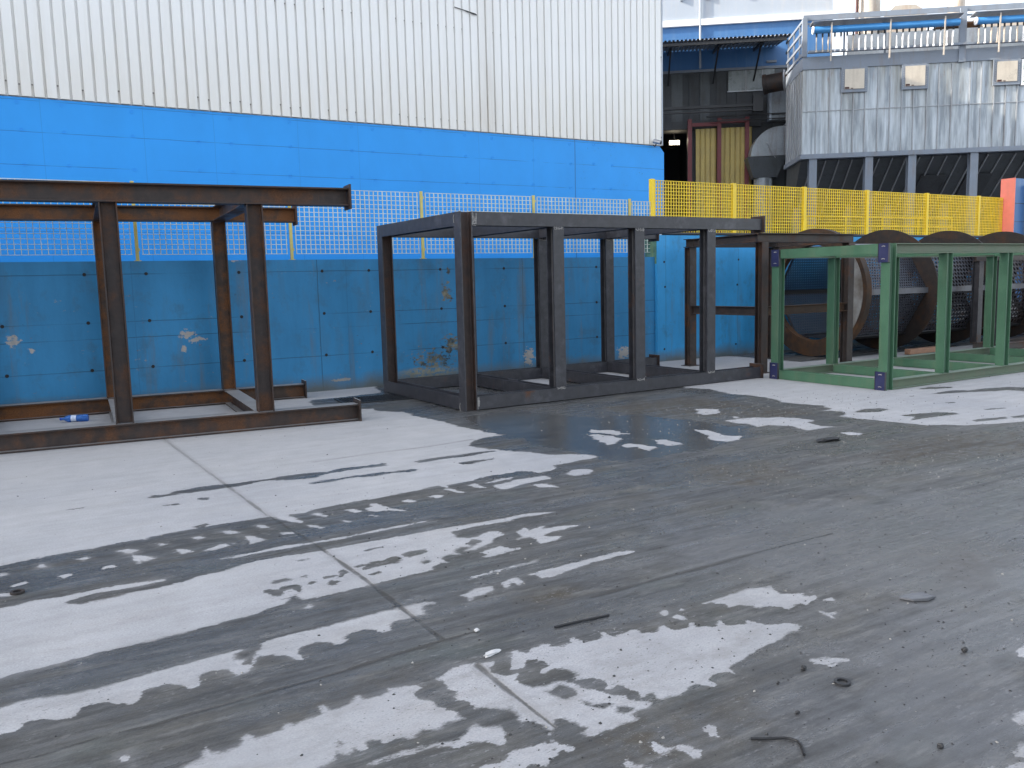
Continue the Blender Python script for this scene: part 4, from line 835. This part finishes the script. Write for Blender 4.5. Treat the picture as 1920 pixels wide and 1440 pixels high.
# ------------------------------------------------------------------ perforated drum
def drum():
    t = empty('trommel_screen', (13.60, 11.40, 1.255), 0, 'long six sided perforated steel drum ringed by big rusty discs lying along the wall', 'drum screen')
    Rr = 1.25; r = 1.03; P = 2.15; n = 4
    for i in range(n+1):
        x = i*P; m = MB()
        if i == 0: m.lathe([(-.02, Rr), (.12, Rr), (.12, .93), (-.02, .93)], (x, 0, 0), (1,0,0), 72)
        else: m.lathe([(-.012, Rr), (.012, Rr), (.012, .84), (-.012, .84)], (x, 0, 0), (1,0,0), 72)
        o = m.build('ring_disc', M['brown_rust'] if i == 0 else M['dark_rust'], t, True)
        if i == 0:
            q = MB(); A = [R_(180+g) for g in range(-36, 48, 4)]
            for ra, rb, xa_, xb_ in ((1.17, .955, -.032, -.021),):
                vs = [(x_, r_*math.cos(g), -r_*math.sin(g)) for g in A for x_, r_ in ((xa_, ra), (xb_, ra), (xb_, rb), (xa_, rb))]; kk = len(A)
                q.add(vs, [(i_*4+j_, i_*4+(j_+1) % 4, i_*4+4+(j_+1) % 4, i_*4+4+j_) for i_ in range(kk-1) for j_ in range(4)]+[(3,2,1,0), (kk*4-4,kk*4-3,kk*4-2,kk*4-1)])
            q.build('turned_face', M['bright_ring'], o)
    ang = [math.pi+math.pi/3*k for k in range(6)]     # a corner points at the yard
    mats = [M['perf_fine'], M['perf_mid'], M['perf_big'], M['perf_big']]
    for i in range(n):
        xa = i*P+(.125 if i == 0 else .02); xb = (i+1)*P-.02
        for k in range(6):
            a, b = ang[k], ang[(k+1) % 6]
            p0 = Vector((0, r*math.cos(a), r*math.sin(a))); p1 = Vector((0, r*math.cos(b), r*math.sin(b)))
            ey = (p1-p0).normalized(); ex = Vector((1,0,0)); ez = ex.cross(ey); w = (p1-p0).length
            q = MB(); q.box(0, .035, -.004, xb-xa, w-.035, .004)
            o = q.build('screen_panel', mats[i], t)
            o.matrix_local = Matrix(((ex.x, ey.x, ez.x, xa), (ex.y, ey.y, ez.y, p0.y), (ex.z, ey.z, ez.z, p0.z), (0,0,0,1)))
            for q in (0, xb-xa-.05):
                f = MB(); f.box(q, .036, .0045, q+.05, w-.036, .016)
                for yy in np.linspace(.14, w-.14, 6): f.cyl((q+.025, yy, .0155), (q+.025, yy, .028), .012, n=6)
                f.build('clamp_strip', M['dark_iron'], o)
            s = MB(); c = Vector((0, math.cos(a), math.sin(a)))
            s.bar((xa, 0, 0) + c*(r+.008) if False else Vector((xa, 0, 0))+c*(r+.008), Vector((xb, 0, 0))+c*(r+.008), .11, .02, c)
            s.build('seam_bar', M['seam'] if k in (0, 5) else M['dark_iron'], t)
    return t
drum()
pl = MB(); pl.bar((15.05, 10.30, .06), (16.1, 10.33, .06), .12, .10)
tag(pl.build('timber_block', M['wood']), 'reddish timber baulk on the ground under the perforated drum', 'timber')
# ------------------------------------------------------------------ dust collector and foundry hall, turned 37 degrees
FO = (27.877, 24.033, 0.0); FR = R_(-37)
def collector():
    t = empty('dust_collector', FO, FR, 'grey sheet metal dust collector on columns with blue header pipes along its top', 'dust collector')
    LN = 13.0; DP = 3.2; z0, z1 = 6.44, 9.73
    b = MB(); b.box(0, 0, z0, LN, DP, z1); b.build('wall_panel', M['silo'], t)
    sm = MB(); seams = [.53,1.04,1.5,1.95,2.4,2.89,3.35,3.8,4.24,4.74,5.18,5.66,6.34,6.76,7.23,7.67,8.1]+[8.6+.48*i for i in range(9)]
    for s_ in seams: sm.box(s_-.018, -.05, z0+.02, s_+.018, -.0025, z1-.02)
    for i in range(6): sm.box(-.05, .25+i*.52, z0+.02, -.0025, .29+i*.52, z1-.02)
    sm.box(.0, -.03, 8.10, LN, -.003, 8.13)
    sm.build('seam_rib', M['zinc'], t)
    g = MB(); g.box(-.06, -.09, z0-.18, LN, .3, z0-.002); g.box(-.06, .302, z0-.18, .2, DP, z0-.002); g.box(-.02, -.06, z1+.002, LN, .25, z1+.48); g.box(-.02, .252, z1+.002, .2, DP, z1+.48)
    g.build('girder', M['grey_blue'], t)
    ro = MB(); ro.box(.1, .26, z1+.12, LN, DP, z1+.16); ro.build('deck', M['zinc'], t)
    for s_, z_ in ((1.96, 9.27), (4.25, 9.27), (7.65, 9.26), (10.2, 9.26)):
        f = MB(); f.box(s_-.5, -.11, z_-.5, s_+.5, -.052, z_+.46); h = f.build('hatch', M['grey_blue'], t)
        q = MB(); q.box(s_-.37, -.135, z_-.38, s_+.37, -.112, z_+.38); q.build('hatch_door', M['hatch'], h)
        q = MB(); q.box(s_-.36, -.142, z_-.37, s_-.2, -.137, z_-.30); q.box(s_-.14, -.142, z_-.37, s_-.05, -.137, z_-.34); q.build('hatch_sticker', M['brick_red'], h)
        l = MB()
        for j in range(9): l.cyl((s_-.43, -.112, z_-.4+j*.09), (s_-.43, -.125, z_-.4+j*.09), .018, n=6); l.cyl((s_+.43, -.112, z_-.4+j*.09), (s_+.43, -.125, z_-.4+j*.09), .018, n=6)
        l.build('hatch_bolt', M['zinc'], h)
    for s_ in (.45, 2.62, 4.27, 6.61, 8.9, 11.2):
        for y in (-.02, 2.8):
            c = MB(); c.h((s_, y+.15, 0), (s_, y+.15, z0-.182), (0,1,0), .3, .3, .022, .014); c.build('column', M['grey_blue'], t)
    # sloping hopper between the columns
    h = MB(); zt, zl = z0-.2, 4.0
    h.add([(.05,.35,zt),(LN,.35,zt),(LN,3.1,zt),(.05,3.1,zt),(.3,3.6,zl),(LN,3.6,zl),(LN,4.6,zl),(.3,4.6,zl)],
          [(0,1,5,4),(1,2,6,5),(2,3,7,6),(3,0,4,7),(4,5,6,7),(0,3,2,1)])
    h.build('hopper', M['hopper'], t)
    for j in range(24):
        a_ = .5+j*.52; ribs = MB(); ribs.bar((a_, .32, zt-.03), (a_, 3.56, zl), .045, .06, (0,-.56,-.82)); ribs.build('hopper_rib', M['zinc'], t)
    for s_, z_ in ((5.55, 4.95), (7.35, 4.95)):
        q = MB(); q.bar((s_-.5, 1.90, z_+.16), (s_+.5, 1.90, z_+.16), 1.6, .07, (0,-.56,-.82)); q.build('hopper_door', M['soot'], t)
    # railing and pulse-jet headers
    r = MB()
    for zz, hh in ((11.70, .20), (11.47, .07)): r.box(-.02, -.075, zz-hh/2, LN, -.025, zz+hh/2)
    for zz in (11.62, 11.2, 10.75, 10.35): r.box(-.04, .0, zz-.05, .01, DP, zz+.05)
    r.box(.15, -.28, 10.32, LN, -.082, 10.40)
    for s_ in (.10, 1.55, 3.05, 3.1): r.box(s_-.03, -.072, z1+.49, s_+.03, -.02, 11.53) if s_ != 3.05 else None
    r.box(-.05, -.11, z1+.49, .13, .1, 11.7); r.box(5.85, -.13, z1-.02, 6.1, .0, 11.72)
    r.box(2.95, -.078, 11.26, 3.12, -.0, 11.53); r.box(9.3, -.078, z1+.49, 9.5, 0, 11.6)
    for i in range(3): r.box(-.03, .6+i*1.1, z1+.49, .03, .66+i*1.1, 11.6)
    r.build('railing', M['grey_blue'], t)
    rf = MB(); [rf.extr([(-.08, 11.36), (-.62, 11.42), (-.62, 11.40), (-.08, 11.34)], a_, b_, 'x') for a_, b_ in ((.2, 5.8), (6.2, LN))]; rf.build('pipe_cover', M['zinc'], t)
    for a, b in ((.3, 5.72), (6.35, 12.6)):
        c = MB(); c.cyl((a, -.38, 11.13), (b, -.38, 11.13), .135, n=18); hp = c.build('header_pipe', M['pipe_blue'], t, True)
        e = MB(); e.cyl((a-.04, -.38, 11.13), (a-.001, -.38, 11.13), .15, n=18); e.build('end_cap', M['white_paint'], hp)
    r2 = random.Random(5); s_ = .42
    while s_ < 12.5:
        if not 5.7 < s_ < 6.4:
            c = MB(); q = r2.uniform(-.012, .012); c.cyl((s_, -.36, 11.0), (s_, -.36, 10.86), .036, n=8, mi=1); c.cyl((s_, -.36, 10.86), (s_+q, -.34, 10.6), .036 if r2.random() < .7 else .022, n=8); c.cyl((s_+q, -.34, 10.6), (s_+q, -.34, 10.36), .024, n=8); c.box(s_+q-.03, -.37, 10.30, s_+q+.03, -.31, 10.37)
            c.build('pulse_pipe', [M['white_paint'] if r2.random() < .75 else M['beige'], M['black']], t, True)
        s_ += .232
    for s_ in (.95, 3.15, 5.15, 7.15):
        st = MB(); st.bar((s_, -.54, 11.34), (s_-.02, -.54, 9.9), .05, .03, (0,1,0)); st.build('header_strut', M['beige'], t)
    bw = MB(); bw.box(2.4, 2.7, z1+.17, LN, 2.8, 11.7); bw.box(.3, .9, z1+.17, LN, 1.2, z1+.62); bw.build('upper_casing', M['duct'], t)
    return t
collector()

def text_obj(body, size, mat, parent, loc, rx):
    cu = bpy.data.curves.new('lettering', 'FONT'); cu.body = body; cu.size = size; cu.extrude = .004
    tmp = bpy.data.objects.new('tmp', cu); COL.objects.link(tmp)
    me = bpy.data.meshes.new_from_object(tmp.evaluated_get(bpy.context.evaluated_depsgraph_get()))
    bpy.data.objects.remove(tmp)
    o = bpy.data.objects.new('lettering', me); COL.objects.link(o); me.materials.append(mat); o.parent = parent
    o.location = loc; o.rotation_euler = rx; return o
def sign():
    t = empty('sign_board', FO, FR, 'white notice board with dark green lettering on the dust collector, cut by the picture edge', 'sign')
    a = MB(); a.box(8.18, -.10, 8.72, 9.3, -.055, 9.70); a.build('board', M['white_paint'], t)
    g = plain('green_lettering', (.03,.16,.09), .5)
    text_obj('I', .38, g, t, (8.22, -.102, 9.30), (R_(90), 0, 0)); text_obj('17', .24, g, t, (8.22, -.102, 9.0), (R_(90), 0, 0)); text_obj('w', .16, g, t, (8.24, -.102, 8.82), (R_(90), 0, 0))
sign()

def ducts_top():
    t = empty('exhaust_stack', FO, FR, 'pale rust stained round stack rising behind the dust collector railing', 'stack')
    a = MB(); a.cyl((3.70, 4.4, 10.2), (3.70, 4.4, 17.5), .50, n=28); a.build('stack_pipe', M['beige'], t, True)
    b = MB(); b.cyl((3.12, 4.0, 10.2), (3.12, 4.0, 17.5), .07, n=10); b.build('down_pipe', M['brick_red'], t)
    t = empty('exhaust_hood', FO, FR, 'rust streaked sheet metal hood with sloping shoulders behind the dust collector railing', 'hood')
    a = MB(); a.extr([(4.25, 10.2), (6.05, 10.2), (6.05, 12.82), (5.55, 13.15), (4.72, 13.15), (4.25, 12.7)], 4.0, 5.6, 'y'); a.build('hood_sheet', M['beige'], t)
    t = empty('exhaust_stack', FO, FR, 'second beige stack at the top right edge, with a rusty cap below it', 'stack')
    a = MB(); a.cyl((7.45, 4.6, 12.2), (7.45, 4.6, 17.5), .36, n=24); a.build('stack_pipe', M['beige'], t, True)
    b = MB(); b.lathe([(0, .3), (.25, .95), (.33, .95), (.33, .36), (.1, .2)], (7.45, 4.6, 11.9), (0,0,1), 24); b.build('stack_cap', M['brown_rust'], t)
    t = empty('roof_duct', FO, FR, 'horizontal pale duct box on the roof at the right edge behind railing', 'duct')
    a = MB(); a.box(8.3, 3.6, 10.2, 11.5, 5.2, 12.6); a.build('duct_sheet', M['beige'], t)
ducts_top()

def foundry():
    Y = 6.0
    t = empty('foundry_building', FO, FR, 'far white and blue foundry hall with a sooty open gateway beyond the yard', 'building')
    def wall(name, s0, s1, z0, z1, mat, y=Y, th=.3): m = MB(); m.box(s0, y, z0, s1, y+th, z1); return m.build(name, mat, t)
    wall('upper_wall', -22, 2.6, 13.62, 19, M['far_white'])
    tr = MB(); tr.box(-22, Y-.12, 13.34, 2.6, Y+.25, 13.615); tr.build('gutter', M['white_paint'], t)
    wall('blue_band', -22, 2.6, 11.36, 13.335, M['band_blue'])
    tr = MB(); tr.box(-22, Y-.05, 11.24, 2.6, Y+.2, 11.355); tr.build('trim', M['grey_blue'], t)
    # lower wall in sooty sheets, with a gateway left open
    wall('lower_wall', -22, -7.4, 0, 11.235, M['soot']); wall('lower_wall', -7.4, -3.98, 8.75, 11.235, M['soot']); wall('lower_wall', -3.98, 2.6, 0, 11.235, M['soot']); wall('lower_wall', 2.61, 22, 0, 9.6, M['soot'])
    ss = MB(); r = random.Random(2); s_ = -7.3
    while s_ < 1.0:
        w = r.uniform(.35, .62); ss.box(s_, Y-.04, 8.8 if s_ < -.9 else 4, s_+w, Y-.003, 11.2, mi=r.choice((0, 0, 1, 2))); s_ += w+r.choice((.03, .3))
    ss.build('wall_sheet', [M['soot'], M['hopper'], plain('dusty_sheet', (.11,.115,.11), .6, .1, var=.4, stain=(.04,.035,.03), stain_amt=.7)], t)
    wn = MB(); wn.box(-2.1, Y-.09, 10.3, -.55, Y-.045, 11.2); wn.box(-.52, Y-.09, 10.3, .0, Y-.045, 11.2); wd = wn.build('window', plain('dirty_glazing', (.22,.25,.26), .3, .0, var=.4, sc=2, stain=(.08,.08,.08), stain_amt=.5), t)
    fr = MB(); fr.box(-2.15, Y-.11, 10.24, .05, Y-.03, 10.295); fr.box(-1.32, Y-.11, 10.3, -1.28, Y-.091, 11.2); fr.box(-.56, Y-.11, 10.3, -.52, Y-.0905, 11.2); fr.build('window_frame', M['zinc'], wd)
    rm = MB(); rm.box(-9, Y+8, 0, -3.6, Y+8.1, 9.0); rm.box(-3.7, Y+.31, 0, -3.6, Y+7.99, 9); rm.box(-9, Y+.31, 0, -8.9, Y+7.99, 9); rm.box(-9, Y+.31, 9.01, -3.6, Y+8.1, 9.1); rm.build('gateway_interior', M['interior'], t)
    gl = MB(); gl.box(-7.4, Y-.2, 8.62, -.6, Y-.05, 8.98); gl.build('door_track', M['soot'], t)
    # rails across the front
    rl = MB(); rl.box(-8, Y-1.5, 9.30, -1.0, Y-1.35, 9.42); rl.box(-8, Y-1.5, 9.12, -1.0, Y-1.38, 9.18); rl.box(-1.2, Y-1.6, 9.05, -.75, Y-1.3, 9.75); rl.box(-3.2, Y-.9, 9.0, .9, Y-.82, 9.06); rl.box(-3.0, Y-.9, 8.80, .9, Y-.82, 8.84); rl.build('crane_rail', M['dark_iron'], t)
    # canopy
    cn = MB(); n = 44
    for i in range(n):
        a = -7.6+i*(7.65/n); d = 7.65/n; top = [(a, 0), (a+d*.3, 0), (a+d*.4, .06), (a+d*.9, .06), (a+d, 0)]
        vs = [(x, Y-3.4, 11.86+z-.06) for x, z in top]+[(x, Y-.02, 12.30+z-.06) for x, z in top]
        cn.add(vs, [(k, k+1, 5+k+1, 5+k) for k in range(4)])
        cn.add([(x, y, z-.03) for x, y, z in vs], [(k, k+1, 5+k+1, 5+k) for k in range(4)])
    cn.build('canopy_sheet', M['zinc'], t, recalc=False)
    bk = MB(); 
    for s_ in (-7, -4.9, -2.8, -.95):
        bk.bar((s_, Y-3.3, 11.74), (s_, Y-.1, 12.08), .08, .12); bk.bar((s_, Y-2.0, 11.82), (s_, Y-.06, 10.7), .07, .07, (1,0,0))
    bk.box(-7.6, Y-3.35, 11.62, -.1, Y-3.25, 11.73); bk.build('canopy_bracket', M['dark_iron'], t)
    # ochre sliding doors behind a red frame
    for a, b in ((-3.62, -2.68), (-2.5, -1.05)):
        m = MB(); n = round((b-a)/.235); d = (b-a)/n; pr = []
        for i in range(n): x = a+i*d; pr += [(x, Y-.36), (x+d*.7, Y-.36), (x+d*.8, Y-.29), (x+d*.92, Y-.29)]
        pr += [(b, Y-.36), (b, Y-.27), (a, Y-.27)]
        m.extr(pr, .05, 8.58, 'z'); m.build('sliding_door', M['door_yellow'], t)
    df = MB()
    for s_ in (-3.92, -2.57, -1.30): df.box(s_-.09, Y-.62, 0, s_+.09, Y-.44, 9.0)
    df.box(-3.83, Y-.60, 8.66, -2.66, Y-.46, 8.82); df.box(-2.48, Y-.60, 8.76, -1.39, Y-.46, 8.92); df.build('door_frame', M['red_paint'], t)
    tk = MB(); tk.box(-.35, Y-.02-.05, 11.5, .1, Y-.004, 11.6)
    for s_ in (-4.25, -3.05, -1.35, .35): tk.box(s_-.06, Y-.1, 14.48, s_+.06, Y-.003, 14.9)
    tk.build('wall_bracket', M['grey_blue'], t)
    dp = MB(); dp.cyl((-3.40, Y-.08, 11.4), (-3.40, Y-.08, 18), .05, n=10); dp.build('down_pipe', M['far_white'], t)
    l = empty('work_lamp', FO, FR, 'glowing lamp hanging in the dark gateway of the foundry', 'lamp')
    a = MB(); a.box(-4.6, Y+3.0, 8.44, -4.12, Y+3.06, 8.62); a.build('lamp_glass', M['lamp'], l)
    b = MB(); b.box(-4.65, Y+3.07, 8.40, -4.07, Y+3.2, 8.67); b.box(-4.38, Y+3.1, 8.68, -4.34, Y+3.14, 9.0); b.build('lamp_housing', M['dark_iron'], l)
foundry()

def elbow():
    t = empty('duct_elbow', (FO[0]-.24, FO[1]+.18, -.15), FR, 'big galvanised duct elbow tapering into a round pipe beside the ochre doors', 'duct')
    y = 4.4; o = []
    a = MB(); n = 9; cx, cz = .25, 7.15
    poly = [(cx+.42, 8.55), (cx+.42, 7.12)]
    poly = [(.52, 8.5), (.52, 7.2), (-.98, 7.2)] + [(.35-1.33*math.cos(R_(q)), 7.2+1.3*math.sin(R_(q))) for q in range(10, 91, 10)]
    a.extr(poly, y, y+.9, 'y'); a.build('elbow_box', M['duct'], t)
    h = MB(); h.cyl((-.28, y-.003, 7.75), (-.28, y-.03, 7.75), .07, n=12); h.tube([(-.28, y-.03, 7.75), (-.1, y-.04, 7.35), (.1, y-.03, 7.1)], .02); h.build('damper_handle', M['zinc'], t)
    e = MB(); e.box(.53, y-.02, 7.3, .75, y+.9, 8.6); e.build('flange', M['zinc'], t)
    f = MB(); f.add([(-1.15,y-.05,7.17),(.6,y-.05,7.17),(.6,y+.95,7.17),(-1.15,y+.95,7.17),(-.85,y+.1,6.25),(.2,y+.1,6.25),(.2,y+.85,6.25),(-.85,y+.85,6.25)],
                    [(0,1,5,4),(1,2,6,5),(2,3,7,6),(3,0,4,7),(4,5,6,7),(0,3,2,1)]); f.build('hopper_taper', M['hopper'], t)
    p = MB(); p.cyl((-.35, y+.47, 2.0), (-.35, y+.47, 6.24), .42, n=24); p.build('round_pipe', M['duct'], t, True)
    t = empty('flue_pipe', FO, FR, 'dark rusty round flue running into the dust collector above the duct elbow', 'pipe')
    p = MB(); p.cyl((-.75, 4.3, 10.16), (1.0, 3.7, 10.28), .40, n=22); p.cyl((-.77, 4.307, 10.158), (-.64, 4.262, 10.168), .44, n=22); p.build('flue_sheet', M['dark_rust'], t, True)
    b = MB(); b.lathe([(0, .43), (.05, .5), (.1, .43)], (.05, 4.03, 10.215), (1.75, -.6, .12), 22); b.build('flue_collar', M['zinc'], t)
    t = empty('pump_cabinet', FO, FR, 'pale grey cabinet panel with a rusty stain between flue and duct elbow', 'cabinet')
    c = MB(); c.box(-.25, 5.2, 8.75, .95, 5.6, 10.1); c.build('cabinet_body', M['duct'], t); c = MB(); c.box(-.36, 5.1, 8.75, -.252, 5.6, 10.12); c.build('cabinet_edge', M['far_white'], t)
elbow()

def handrail():
    t = empty('handrail', (22.3, 19.0, 0), R_(-6), 'yellow safety handrail glimpsed through the yellow mesh fence', 'handrail')
    for i in range(5):
        p = MB(); p.cyl((i*1.7, 0, 0), (i*1.7, 0, 3.5), .03, n=8); p.build('post', M['yellow'], t)
    for z in (3.5, 3.2):
        p = MB(); p.cyl((0, 0, z), (6.8, 0, z), .03, n=8); p.build('rail', M['yellow'], t)
    p = MB(); p.box(-.2, -.6, 2.2, 7, .8, 2.3); p.build('platform', M['dark_iron'], t)
    for x in (0.2, 6.5):
        for y in (-.5, .7):
            p = MB(); p.box(x-.06, y-.06, 0, x+.06, y+.06, 2.199); p.build('leg', M['dark_iron'], t)
handrail()

# ------------------------------------------------------------------ drain and litter
def grate():
    t = empty('drain_grate', (4.32, 11.30, .004), R_(-6), 'black iron drain grate let into the ground beside the grey frame', 'drain grate')
    a = MB(); L, Wd = 1.0, .62
    a.box(-L/2, -Wd/2, 0, L/2, -Wd/2+.04, .012); a.box(-L/2, Wd/2-.04, 0, L/2, Wd/2, .012); a.box(-L/2, -Wd/2+.0405, 0, -L/2+.04, Wd/2-.0405, .012); a.box(L/2-.04, -Wd/2+.0405, 0, L/2, Wd/2-.0405, .012); a.build('frame', M['dark_iron'], t)
    b = MB()
    for i in range(22): x = -L/2+.06+i*.0418; b.box(x, -Wd/2+.045, .002, x+.012, Wd/2-.045, .016)
    for y in (-.1, .1): b.box(-L/2+.05, y, .0112, L/2-.05, y+.02, .0135)
    b.build('bar_grid', M['dark_iron'], t)
    c = MB(); c.box(-L/2+.041, -Wd/2+.041, -.002, L/2-.041, Wd/2-.041, .0005); c.build('pit', M['interior'], t)
grate()

def bottle():
    t = empty('water_bottle', (.55, 11.86, .045), R_(-18), 'blue plastic water bottle lying inside the leftmost rusty frame', 'bottle')
    pr = [(-.155, .005), (-.155, .038), (-.148, .044), (-.10, .044), (-.095, .040), (-.09, .044), (-.055, .044), (-.05, .0405), (.01, .0405), (.03, .0405), (.06, .044), (.075, .043), (.11, .03), (.13, .016), (.15, .015), (.15, .001)]
    a = MB(); a.lathe([(x, max(r, .001)) for x, r in pr][::-1], (0,0,0), (-1,0,0), 20, closed=False); a.build('bottle_body', M['bottle'], t, True)
    b = MB(); b.cyl((-.045, 0, 0), (.02, 0, 0), .0418, n=20, caps=False); b.build('label', M['label'], t, True)
    c = MB(); c.cyl((-.151, 0, 0), (-.175, 0, 0), .018, n=14); c.build('cap', plain('blue_cap', (.02,.08,.4), .4), t, True)
bottle()

def litter():
    o = MB(); o.lathe([(0, .020), (0, .032), (.009, .032), (.009, .020)], (2.693, 2.081, .001), (0,0,1), 24)
    tag(o.build('washer', M['dark_iron'], smooth=True), 'dark iron washer ring on the wet concrete near the bent wire', 'washer')
    o = MB(); o.lathe([(0, .022), (0, .036), (.010, .036), (.010, .022)], (-.11, 5.17, .001), (0,0,1), 20)
    tag(o.build('washer', M['dark_rust'], smooth=True), 'rusty ring lying at the left edge in the tyre track', 'washer')
    P = [(2.085,1.979),(2.12,1.956),(2.155,1.937),(2.185,1.921),(2.2,1.905),(2.207,1.88),(2.196,1.855),(2.178,1.832),(2.16,1.812)]
    o = MB(); o.tube([(x, y, .006) for x, y in P], .0045, 8); tag(o.build('bent_wire', M['black'], smooth=True), 'black hooked length of wire on wet concrete at the bottom', 'wire')
    o = MB(); o.tube([(2.045, 3.157, .006), (2.19, 3.146, .007), (2.341, 3.132, .006)], .0055, 8); tag(o.build('steel_rod', M['black'], smooth=True), 'thin straight black rod lying on the wet concrete', 'rod')
    def crumple(name, c, sx, sy, sz, rz, mat, label, cat, seed):
        r = random.Random(seed); bm = bmesh.new(); bmesh.ops.create_icosphere(bm, subdivisions=2, radius=1)
        for v in bm.verts:
            k = 1+r.uniform(-.35, .35); v.co = Vector((v.co.x*sx*k, v.co.y*sy*k, max((v.co.z*k+.6)*sz, 0)))
        me = bpy.data.meshes.new(name); bm.to_mesh(me); bm.free(); me.materials.append(mat)
        ob = bpy.data.objects.new(name, me); COL.objects.link(ob); ob.location = (*c, .001); ob.rotation_euler = (0, 0, rz); return tag(ob, label, cat)
    crumple('paper_scrap', (1.66, 3.075), .045, .014, .009, .2, M['paper'], 'crumpled white paper scrap near the meeting of two slab joints', 'paper', 1)
    crumple('paper_scrap', (1.724, 3.329), .016, .011, .008, .5, M['paper'], 'tiny white paper ball at the end of a slab joint', 'paper', 2)
    crumple('stone', (2.656, 2.238), .011, .009, .013, 0, M['grit_dark'], 'dark nut sized lump left of the washer ring', 'stone', 3)
    crumple('stone', (3.35, 1.986), .013, .012, .012, 0, M['grit_dark'], 'dark lump on the glossy wet area at far right', 'stone', 4)
    crumple('stone', (2.582, 1.599), .011, .010, .010, 0, M['dark_iron'], 'grey stone in the bottom right corner', 'stone', 5)
    crumple('stone', (2.361, 2.016), .010, .007, .006, 0, M['grit_dark'], 'dark crumb just above the hooked wire', 'stone', 6)
    crumple('stone', (2.478, 2.212), .007, .006, .008, 0, M['grit_dark'], 'small dark pellet above the crumb and left of the washer', 'stone', 7)
    crumple('rubber_scrap', (6.70, 5.40), .14, .05, .02, -.1, M['black'], 'torn strip of black rubber on damp ground by the green frame', 'rubber scrap', 8)
    o = MB(); o.add([(3.645,2.50,.004),(3.70,2.505,.004),(3.78,2.465,.004),(3.805,2.41,.004),(3.735,2.405,.004),(3.675,2.44,.004)]+[(3.645,2.50,.012),(3.70,2.505,.014),(3.78,2.465,.022),(3.805,2.41,.012),(3.735,2.405,.016),(3.675,2.44,.014)],
        [(0,1,2,3,4,5),(6,7,8,9,10,11)]+[(i,(i+1)%6,6+(i+1)%6,6+i) for i in range(6)])
    tag(o.build('sheet_scrap', plain('dull_wet_sheet', (.15,.155,.17), .35, .3, var=.3, sc=12)), 'flat grey sheet metal scrap lying in the glossy wet area', 'scrap')
    # loose grit nobody could count
    r = random.Random(11); m = MB()
    def rock(x, y, s, mi):
        a = r.uniform(0, 6.28); v = []
        for k in range(5):
            q = a+k*1.2566; d = s*r.uniform(.6, 1.2); v.append((x+math.cos(q)*d, y+math.sin(q)*d, .0005))
        v.append((x+r.uniform(-.3,.3)*s, y+r.uniform(-.3,.3)*s, s*r.uniform(.5, 1.1)))
        m.add(v, [(k, (k+1) % 5, 5) for k in range(5)], mi)
    for _ in range(900):
        y = 1.5+r.random()**1.4*9; x = r.uniform(-.5, 1.2)+y*r.uniform(-.05, 1.9)
        rock(x, y, r.choice((.002, .003, .003, .004, .005, .007))*(1+.03*y), 0 if r.random() < .8 else 1)
    for _ in range(1100):
        rock(r.uniform(1.5, 8.5), r.uniform(2.0, 6.2), r.choice((.003, .004, .005, .008)), 0 if r.random() < .85 else 1)
    for _ in range(420):
        rock(r.gauss(3.1, .9), r.gauss(2.2, .5), r.choice((.002, .003, .003, .005)), 0)
    for _ in range(900):
        x = r.gauss(7.6, 1.3); y = r.gauss(7.0, .7)
        if y < 8.9: rock(x, y, r.choice((.004, .005, .006, .009)), 1 if r.random() < .6 else 0)
    for _ in range(700):
        rock(r.gauss(6.2, 1.2), r.gauss(4.6, .5), r.choice((.003, .004, .005, .007)), 1 if r.random() < .45 else 0)
    tag(m.build('grit', [M['grit_dark'], M['grit_pale']], recalc=False), 'scattered grit and crumbs over the yard concrete', 'grit', kind='stuff')
litter()
